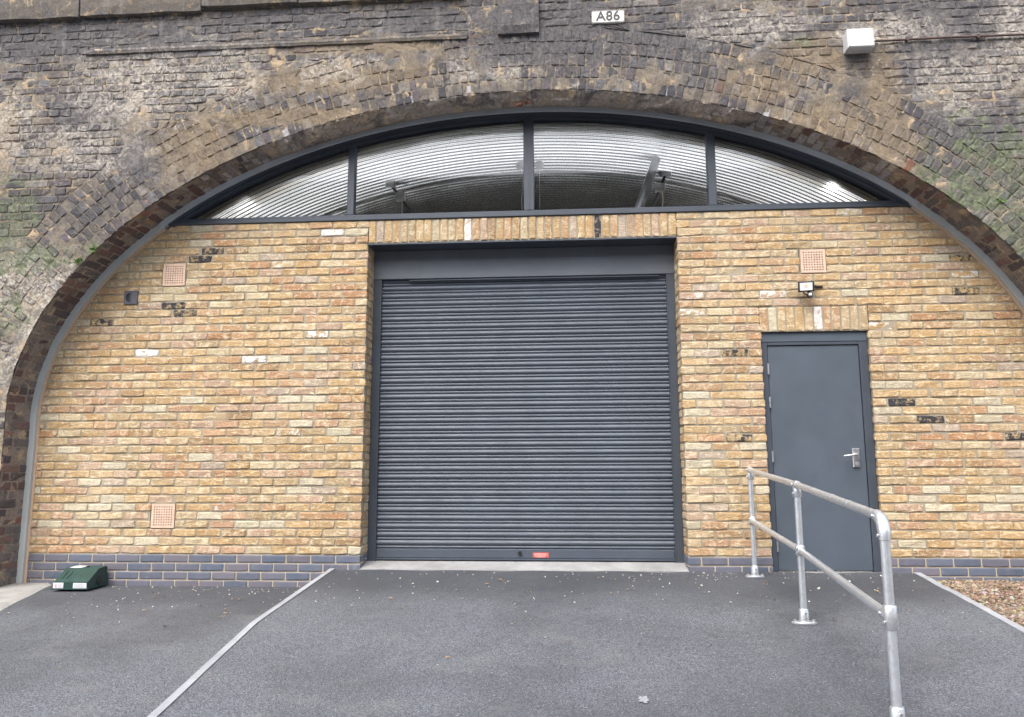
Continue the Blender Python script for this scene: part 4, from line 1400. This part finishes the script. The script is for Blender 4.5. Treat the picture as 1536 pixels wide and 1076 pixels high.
gmb.add(gv_, [(j*nx_+i+1, j*nx_+i, (j+1)*nx_+i, (j+1)*nx_+i+1) for j in range(len(ys)-1) for i in range(nx_-1)], True)
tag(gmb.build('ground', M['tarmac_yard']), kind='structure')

SL = [at_plane(x, y, RZ0, RK) for x, y in ((494, 857), (382, 935), (230, 1076))]     # left edging, top centre line
SR = [at_plane(x, y, RZ0, RK) for x, y in ((1387, 866), (1536, 946))]
SL = [(SL[0][0], 0.0)]+[(p[0], p[1]) for p in SL[1:]]
dx = SL[-1][0]-SL[-2][0]; dy = SL[-1][1]-SL[-2][1]
SL.append((SL[-1][0]+dx*0.6, SL[-1][1]+dy*0.6))
kx = (SR[1][0]-SR[0][0])/(SR[1][1]-SR[0][1])
SR = [(SR[0][0]-kx*SR[0][1], 0.0), (SR[1][0], SR[1][1]), (SR[1][0]+kx*(-4.2-SR[1][1]), -4.2)]
def xl_at(y): return float(np.interp(-y, [-p[1] for p in SL], [p[0] for p in SL]))
def xr_at(y): return float(np.interp(-y, [-p[1] for p in SR], [p[0] for p in SR]))
def rfx(u, v):
    y = -0.002+(-4.25)*v
    a, b = xl_at(y), xr_at(y)
    x = a+(b-a)*u
    e = 0 if u in (0, 1) else 1
    return (x, y, ramp_z(y)+wob(x, y, 0.004)*e+(0.004*math.sin(x*9)*math.exp(y*14)))
rm = grid(rfx, 70, 60)
nv = 71
v0 = len(rm.v)
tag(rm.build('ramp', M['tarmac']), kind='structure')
def strip(name, pts, w, top, bot, mat, jitter=0.0):
    """a bar of width w along a plan polyline; top(y), bot(y)"""
    P = []
    for (a, b) in zip(pts[:-1], pts[1:]):
        k = max(1, int(math.hypot(b[0]-a[0], b[1]-a[1])/0.12))
        for i in range(k):
            P.append((a[0]+(b[0]-a[0])*i/k, a[1]+(b[1]-a[1])*i/k))
    P.append(pts[-1])
    v, f = [], []
    for i, (x, y) in enumerate(P):
        a, b = P[max(i-1, 0)], P[min(i+1, len(P)-1)]
        t = Vector((b[0]-a[0], b[1]-a[1])).normalized()
        nx, ny = -t.y, t.x
        j = jitter*mnoise.noise(Vector((x*3, y*3, 1.0)))
        for sgn, zz in ((-1, 'b'), (-1, 't'), (1, 't'), (1, 'b')):
            v.append((x+nx*sgn*w/2+j, y+ny*sgn*w/2, top(y)+j*0.4 if zz == 't' else bot(y)))
    for i in range(len(P)-1):
        for k in range(4):
            l = (k+1) % 4
            f.append((4*i+k, 4*i+l, 4*i+4+l, 4*i+4+k))
    f += [(0, 1, 2, 3), (4*len(P)-1, 4*len(P)-2, 4*len(P)-3, 4*len(P)-4)]
    mb = MB(); mb.add(v, f)
    return mb.build(name, mat)
tag(strip('ramp_edging', SL, 0.042, lambda y: ramp_z(y)+0.008, lambda y: yard_z(y)-0.1, M['edging'], 0.008), 'pale grey edging strip along the ramp beside the lower tarmac', 'edging', None)
tag(strip('gravel_edging', SR, 0.055, lambda y: ramp_z(y)+0.006, lambda y: ramp_z(y)-0.2, M['edging'], 0.008), 'pale grey edging strip between the ramp and the gravel', 'edging', None)

# concrete kerb at the foot of the left pier
kp = [at_plane(x, y, YZ0, YK) for x, y in ((80, 880), (0, 922))]
kslope = (kp[1][0]-kp[0][0])/(kp[1][1]-kp[0][1])
def kfx(u, v):
    y = 0.10-4.6*v
    xr_ = kp[0][0]+kslope*(y-kp[0][1])+0.015*mnoise.noise(Vector((y*3, 0, 0)))
    x = -4.8+(xr_+4.8)*u
    return (x, y, max(yard_z(min(y, 0)), yard_z(YM)-0.01)+(0.016 if u < 1 else -0.02)+wob(x, y, 0.004))
tag(grid(kfx, 24, 40).build('kerb', M['concrete_kerb']), kind='structure')

# gravel bed
def gfx(u, v):
    y = -4.2*v
    x = xr_at(y)+0.03+(8.2-xr_at(y))*u
    return (x, y, ramp_z(y)-0.040+wob(x, y, 0.010)-0.022*math.exp(-((y+0.0)/0.35)**2))
tag(grid(gfx, 30, 30).build('gravel_bed', M['soil']), kind='structure')
ico_v = np.array(ico); ico_f = np.array(icf)
def pebbles(name, mat, pts, sizes, cols, flat=0.6, tilt=0.4):
    V, F_, C = [], [], []
    for k, (p, s) in enumerate(zip(pts, sizes)):
        sc_ = s*np.array([nrng.uniform(0.7, 1.4), nrng.uniform(0.7, 1.2), flat*nrng.uniform(0.6, 1.2)])
        a = nrng.uniform(0, 6.28)
        q = ico_v*sc_*nrng.uniform(0.82, 1.15, (12, 1))
        q = np.c_[q[:, 0]*math.cos(a)-q[:, 1]*math.sin(a), q[:, 0]*math.sin(a)+q[:, 1]*math.cos(a), q[:, 2]+q[:, 0]*nrng.normal(0, tilt)]
        V.append(q+p); C.append(cols[k])
    n = len(V)
    V = np.concatenate(V)
    F_ = (ico_f[None]+(np.arange(n)*12)[:, None, None]).reshape(-1, 3)
    return place(name, quad_mesh(name, V, F_, mat, np.repeat(np.array(C), 12, 0)))
GP = [s2l(176, 154, 128), s2l(158, 130, 104), s2l(140, 120, 102), s2l(190, 172, 146), s2l(118, 100, 88), s2l(166, 144, 124), s2l(112, 88, 70), s2l(204, 194, 178)]
pts, szs, cls = [], [], []
for k in range(9000):
    v = nrng.random()**1.3*0.66
    u = nrng.random()**1.2*0.72
    p = gfx(u, v)
    pts.append((p[0], p[1], p[2]+0.004)); szs.append(nrng.uniform(0.008, 0.019))
    c = GP[nrng.integers(len(GP))]; cls.append((*[x*0.62*nrng.uniform(0.75, 1.15) for x in c], 1))
tag(pebbles('gravel', M['gravel'], pts, szs, cls), 'tan gravel stones beside the ramp edging', 'gravel', kind='stuff')

# grit and dry leaves on the tarmac
def ground_at(x, y):
    if xl_at(y) < x < xr_at(y): return ramp_z(y)+0.004
    return yard_z(y)+0.003
pts, szs, cls = [], [], []
for k in range(230):
    x = nrng.uniform(-2.4, 4.6)
    y = -0.06-abs(nrng.normal(0, 0.75))
    if y < -4: continue
    pts.append((x, y, ground_at(x, y)+0.002)); szs.append(nrng.uniform(0.003, 0.008)*(1.6 if nrng.random() < 0.08 else 1))
    g_ = nrng.uniform(0.35, 0.7); cls.append((g_, g_*0.96, g_*0.88, 1))
for k in range(90):
    x = nrng.uniform(-2.4, -0.3) if k % 2 else nrng.uniform(2.9, 4.6)
    y = -nrng.uniform(0.01, 0.3)
    pts.append((x, y, ground_at(x, y)+0.002)); szs.append(nrng.uniform(0.003, 0.009))
    g_ = nrng.uniform(0.2, 0.65); cls.append((g_, g_*0.95, g_*0.86, 1))
tag(pebbles('grit', M['gravel'], pts, szs, cls), 'pale grit scattered over the tarmac near the wall', 'grit', kind='stuff')
lm = MB()
for k in range(80):
    x = nrng.uniform(-2.5, 4.5); y = -0.1-abs(nrng.normal(0, 0.8))
    if y < -3.8: continue
    z = ground_at(x, y)+0.004
    L = nrng.uniform(0.014, 0.040); w = L*nrng.uniform(0.25, 0.45); a = nrng.uniform(0, 6.28)
    pr = [(-L/2, 0, 0.002), (-L*0.1, w/2, 0.010), (L/2, 0, 0.004), (-L*0.1, -w/2, 0.006), (0, 0, 0.001)]
    vs = [(x+px_*math.cos(a)-py_*math.sin(a), y+px_*math.sin(a)+py_*math.cos(a), z+pz_) for px_, py_, pz_ in pr]
    lm.add(vs, [(0, 4, 1), (1, 4, 2), (2, 4, 3), (3, 4, 0)])
tag(lm.build('leaf_litter', M['leaf']), 'dry brown leaf scraps scattered over the tarmac', 'leaves', kind='stuff')
# dried splash on the ramp
c0 = at_plane(966, 1051, RZ0, RK)
sm_ = MB()
for k in range(1):
    r = 0.036 if k == 0 else nrng.uniform(0.006, 0.018)
    cx2, cy2 = (c0[0], c0[1]) if k == 0 else (c0[0]+nrng.normal(0, 0.028), c0[1]+nrng.normal(0, 0.045))
    poly = []
    for q in range(26):
        w = 2*math.pi*q/26
        rr = r*nrng.uniform(0.45, 1.35)
        poly.append((cx2+rr*math.cos(w)*0.8, cy2+rr*math.sin(w)*1.25))
    nq = len(poly)
    vs = [(x, y, ramp_z(y)+0.0075+k*0.0002) for x, y in poly]
    sm_.add(vs, [tuple(range(nq))])
tag(sm_.build('paint_splash', M['paint']), 'small dried white splash on the tarmac ramp', 'splash')

# ------------------------------------------------------------------ green bait box
A = at_plane(76, 888, YZ0, YK); B = at_plane(128, 888, YZ0, YK)
zg = yard_z(-0.3)+0.018
bw_, bd_, bh_ = 0.315, 0.30, 0.165
ax = A[0]+0.005
BM = Matrix.Translation((ax, -0.335, zg)) @ Matrix.Rotation(math.radians(2.0), 4, 'Z')
o = empty('bait_box', (ax+bw_/2, -0.335, zg), 'green plastic wedge-shaped rodent bait box at the foot of the brick plinth', 'bait box')
# side profile in (y, z): low front, sloping face, flat top
prof_ = [(0.0, 0.0), (0.0, 0.062), (0.018, 0.068), (0.155, 0.150), (0.175, 0.158), (bd_-0.01, bh_), (bd_, bh_-0.012), (bd_, 0.0)]
mb = MB()
npz = len(prof_)
ins_ = 0.010
v = [(0+ins_*(0.0 if i in (0, npz-1) else 0.8), y, z) for i, (y, z) in enumerate(prof_)]+[(bw_-ins_*(0.0 if i in (0, npz-1) else 0.8), y, z) for i, (y, z) in enumerate(prof_)]
f = [tuple(range(npz-1, -1, -1)), tuple(range(npz, 2*npz))]+[(i, (i+1) % npz, npz+(i+1) % npz, npz+i) for i in range(npz)]
mb.add([tuple(p) for p in v], [tuple(reversed(q)) for q in f])
box = mb.build('body', M['green'], o, BM)
mb = MB()
for x in (0.045, 0.088):
    mb.hexa([(x, 0.045, 0.0845), (x+0.016, 0.045, 0.0845), (x+0.016, 0.125, 0.1325), (x, 0.125, 0.1325),
             (x+0.003, 0.045, 0.092), (x+0.013, 0.045, 0.092), (x+0.013, 0.125, 0.140), (x+0.003, 0.125, 0.140)][::1])
mb.box(-0.004, bw_+0.004, -0.005, bd_+0.002, 0.0, 0.010)
mb.build('rib', M['green'], o, BM)
mb = MB(); mb.tube([(bw_-0.006, 0.17, 0.052), (bw_+0.0045, 0.17, 0.052)], 0.036, 20); mb.build('entrance_hole', M['black'], o, BM)
mb = MB(); mb.tube([(0.165, 0.235, 0.158), (0.165, 0.235, 0.1675)], 0.018, 16); mb.build('lock', M['black'], o, BM)
def sticker(x0, x1, z0, z1, y=-0.0022, top=False):
    mb = MB()
    if top:
        mb.hexa([(x0, z0, 0.1600), (x1, z0, 0.1600), (x1, z1, 0.1660), (x0, z1, 0.1660), (x0, z0, 0.1570), (x1, z0, 0.1570), (x1, z1, 0.1630), (x0, z1, 0.1630)])
    else:
        mb.box(x0, x1, y, y+0.003, z0, z1)
    return mb.build('label', M['label'], box, BM)
l1 = sticker(0.012, 0.102, 0.0115, 0.057, -0.0062)
l2 = sticker(0.188, 0.305, 0.0115, 0.055, -0.0062)
sticker(0.03, 0.135, 0.185, 0.285, top=True)
mb = MB()
mb.prism([(0.030, 0.018), (0.048, 0.018), (0.044, 0.034), (0.041, 0.050), (0.035, 0.050), (0.032, 0.034)], -0.0072, -0.0064)
mb.build('pictogram', M['redink'], o, BM)
for x0, x1, k0 in ((0.060, 0.095, 2), (0.198, 0.295, 3)):
    mb = MB()
    for k in range(4):
        mb.box(x0, x1-0.008*(k % k0), -0.0072, -0.0064, 0.0185+k*0.0085, 0.021+k*0.0085)
    mb.build('print', M['greyink'], o, BM)

# ------------------------------------------------------------------ handrail
rail = empty('handrail', (3.33, -1.66, ramp_z(-1.66)), 'galvanised tube handrail with three posts on the ramp before the door', 'handrail')
HR, HM_, TR = 0.87, 0.452, 0.0208
posts = [(3.367, -0.214), (3.328, -1.66), (3.204, -3.345)]
PB = [Vector((x, y, ramp_z(y)+0.002)) for x, y in posts]
PT = [p+Vector((0, 0, HR)) for p in PB]
PMid = [p+Vector((0, 0, HM_)) for p in PB]
def collar(a, b, r=0.0264):
    a, b = Vector(a), Vector(b)
    d = (b-a).normalized()*0.004
    return MB().tube([a, a+d, b-d, b], [r-0.003, r, r, r-0.003], 18)
def screw(mb, c, d):
    c, d = Vector(c), Vector(d).normalized()
    mb.tube([c, c+d*0.006], 0.0075, 8)
    return mb
for k in range(3):
    top = PT[k] if k < 2 else PT[k]-Vector((0, 0, 0.062))
    MB().tube([PB[k]+Vector((0, 0, 0.01)), top], TR, 20).build('post', M['galv'], rail)
    fl = MB()
    n_ = 28
    fv = []
    for zz, sc_ in ((0.0, 1.0), (0.008, 1.0), (0.013, 0.86)):
        for q in range(n_):
            w = 2*math.pi*q/n_
            ex = 0.082 if abs(math.cos(w)) > 0 else 0
            fv.append((PB[k].x+sc_*(0.078*math.copysign(abs(math.cos(w))**0.7, math.cos(w))), PB[k].y+sc_*0.046*math.copysign(abs(math.sin(w))**0.8, math.sin(w)), PB[k].z+zz))
    ff = [tuple(range(n_-1, -1, -1)), tuple(range(2*n_, 3*n_))]
    for l in range(2):
        for q in range(n_):
            r_ = (q+1) % n_
            ff.append((l*n_+q, l*n_+r_, (l+1)*n_+r_, (l+1)*n_+q))
    fl.add(fv, ff)
    fl.tube([PB[k]+Vector((0, 0, 0.012)), PB[k]+Vector((0, 0, 0.085)), PB[k]+Vector((0, 0, 0.090))], [0.030, 0.029, 0.026], 18)
    base_ = fl.build('base_flange', M['galv_fit'], rail)
    for sx in (-1, 1):
        MB().tube([PB[k]+Vector((sx*0.060, 0, 0.012)), PB[k]+Vector((sx*0.060, 0, 0.026))], 0.011, 8).build('bolt', M['steel'], base_)
    for zz in (0.035, 0.066):
        screw(MB(), PB[k]+Vector((0.004, -0.027, zz)), (0, -1, 0)).build('set_screw', M['steel'], base_)
dirs = [(PT[1]-PT[0]).normalized(), (PT[2]-PT[1]).normalized()]
MB().tube([PT[0]-dirs[0]*0.02, PT[1]], TR, 20).build('top_rail', M['galv'], rail)
endt = PT[2]-dirs[1]*0.070
MB().tube([PT[1], endt], TR, 20).build('top_rail', M['galv'], rail)
for f0, f1 in ((0.52, 0.545), (0.72, 0.735)):      # sleeve joints on the rail
    a, b = PT[1].lerp(endt, f0), PT[1].lerp(endt, f1)
    MB().tube([a, b], TR+0.0012, 18).build('joint_ring', M['galv_fit'], rail)
for k in range(2):
    MB().tube([PMid[k]-(dirs[0]*0.02 if k == 0 else Vector((0, 0, 0))), PMid[k+1]], TR, 20).build('mid_rail', M['galv'], rail)
# fittings
for k in range(2):
    mb = collar(PT[k]-dirs[k]*0.038, PT[k]+dirs[k]*0.032)
    t2 = collar(PT[k]-Vector((0, 0, 0.080)), PT[k]-Vector((0, 0, 0.015)))
    mb.add(t2.v, t2.f, True)
    screw(mb, PT[k]+Vector((-0.027, 0, -0.055)), (-1, -0.3, 0)); screw(mb, PT[k]-dirs[k]*0.026+Vector((-0.026, 0, 0)), (-1, 0, 0.2))
    mb.build('tee_fitting', M['galv_fit'], rail)
    mb = collar(PMid[k]-dirs[k]*0.040, PMid[k]+dirs[k]*0.036)
    t2 = collar(PMid[k]-Vector((0, 0, 0.034)), PMid[k]+Vector((0, 0, 0.034)))
    mb.add(t2.v, t2.f, True)
    screw(mb, PMid[k]+Vector((-0.026, -0.01, -0.018)), (-1, -0.3, 0)); screw(mb, PMid[k]+Vector((-0.026, -0.01, 0.018)), (-1, -0.3, 0))
    mb.build('cross_fitting', M['galv_fit'], rail)
mb = collar(PMid[2]-Vector((0, 0, 0.050)), PMid[2]+Vector((0, 0, 0.050)), 0.0275)
t2 = collar(PMid[2]-dirs[1]*0.075, PMid[2]-dirs[1]*0.015)
mb.add(t2.v, t2.f, True)
screw(mb, PMid[2]-dirs[1]*0.055+Vector((-0.026, 0, 0.005)), (-1, 0, 0)); screw(mb, PMid[2]+Vector((-0.028, -0.008, -0.02)), (-1, -0.3, 0))
mb.build('tee_fitting', M['galv_fit'], rail)
# elbow at the foot end of the top rail
C0, C1 = PT[2]-dirs[1]*0.085, PT[2]-Vector((0, 0, 0.095))
pts, rad = [], []
for k in range(15):
    u = k/14
    p = C0*(1-u)**2+PT[2]*2*u*(1-u)+C1*u**2
    pts.append(p); rad.append(0.0268 if 0.08 < u < 0.92 else 0.0255)
mb = MB().tube(pts, rad, 20)
screw(mb, C0+dirs[1]*0.02+Vector((-0.027, 0, 0.0)), (-1, 0, 0)); screw(mb, C1+Vector((-0.027, 0, 0.018)), (-1, 0, 0))
mb.build('elbow_fitting', M['galv_fit'], rail)

# ------------------------------------------------------------------ the block across the yard, mirrored in the arched window
bx0, bx1, byf, bzt = -26.0, 30.0, -26.0, 13.6
gz = yard_z(YM)-0.02
block = empty('opposite_block', (2.0, byf-5, gz), 'plain brown brick block across the yard, mirrored in the arched window', 'building')
mb = MB(); mb.box(bx0, bx1, byf-10, byf, gz, bzt); mb.build('wall', plain('brown_brickwork', (0.16, 0.115, 0.085), 0.9, 0, 0.25, 1.2), block)
mb = MB(); mb.box(bx0-0.15, bx1+0.15, byf-10.15, byf+0.15, bzt+0.001, bzt+0.30); mb.build('parapet', M['concrete'], block)
wfr = MB()
for q in ((-0.75, -0.68, -0.9, 0.9), (0.68, 0.75, -0.9, 0.9), (-0.68, 0.68, 0.83, 0.9), (-0.68, 0.68, -0.9, -0.83), (-0.03, 0.03, -0.83, 0.83)):
    wfr.box(q[0], q[1], -0.02, 0.07, q[2], q[3])
wme = wfr.mesh('window', M['white'])
gme = MB().box(-0.68, 0.68, 0.005, 0.03, -0.83, 0.83).mesh('pane', plain('dark_pane', (0.03, 0.035, 0.04), 0.08, 0, 0.1))
for rr in range(4):
    for cc in range(14):
        MT = Matrix.Translation((bx0+2.6+cc*3.9, byf, gz+2.0+rr*3.2))
        wo_ = place('window', wme, block, MT)
        place('pane', gme, wo_, MT)

# ------------------------------------------------------------------ weeds rooted in the joints of the arch
def weed(px, py, nleaf, size, lab):
    P = np.array(at_y(px, py, FACE-0.012))
    mb = MB()
    for k in range(nleaf):
        a = rng.uniform(0, 2*math.pi); L = size*rng.uniform(0.5, 1.1); w = L*0.28
        root = P+np.array([rng.gauss(0, size*0.45), rng.uniform(0, 0.012), rng.gauss(0, size*0.28)])
        d = np.array([math.cos(a)*0.7, -rng.uniform(0.3, 0.8), math.sin(a)*0.6+0.35]); d /= np.linalg.norm(d)
        sd = np.cross(d, (0.2, 1, 0.1)); sd /= np.linalg.norm(sd)
        mid = root+d*L*0.55; tip = root+d*L+np.array([0, 0, -0.25*L])
        mb.add([root, mid+sd*w, tip, mid-sd*w], [(0, 1, 2), (0, 2, 3)])
    tag(mb.build('weed_tuft', M['weed']), lab, 'weed')
weed(118, 392, 46, 0.040, 'small green weed tuft on the arch rings beside the soffit edge')
weed(140, 374, 34, 0.036, 'smaller green weed tuft just up the arch from the other tuft')
weed(1470, 268, 10, 0.022, 'bright green sprig on the mossy brick rings')
weed(1503, 301, 18, 0.028, 'bright green weed tuft growing from mossy brick rings')
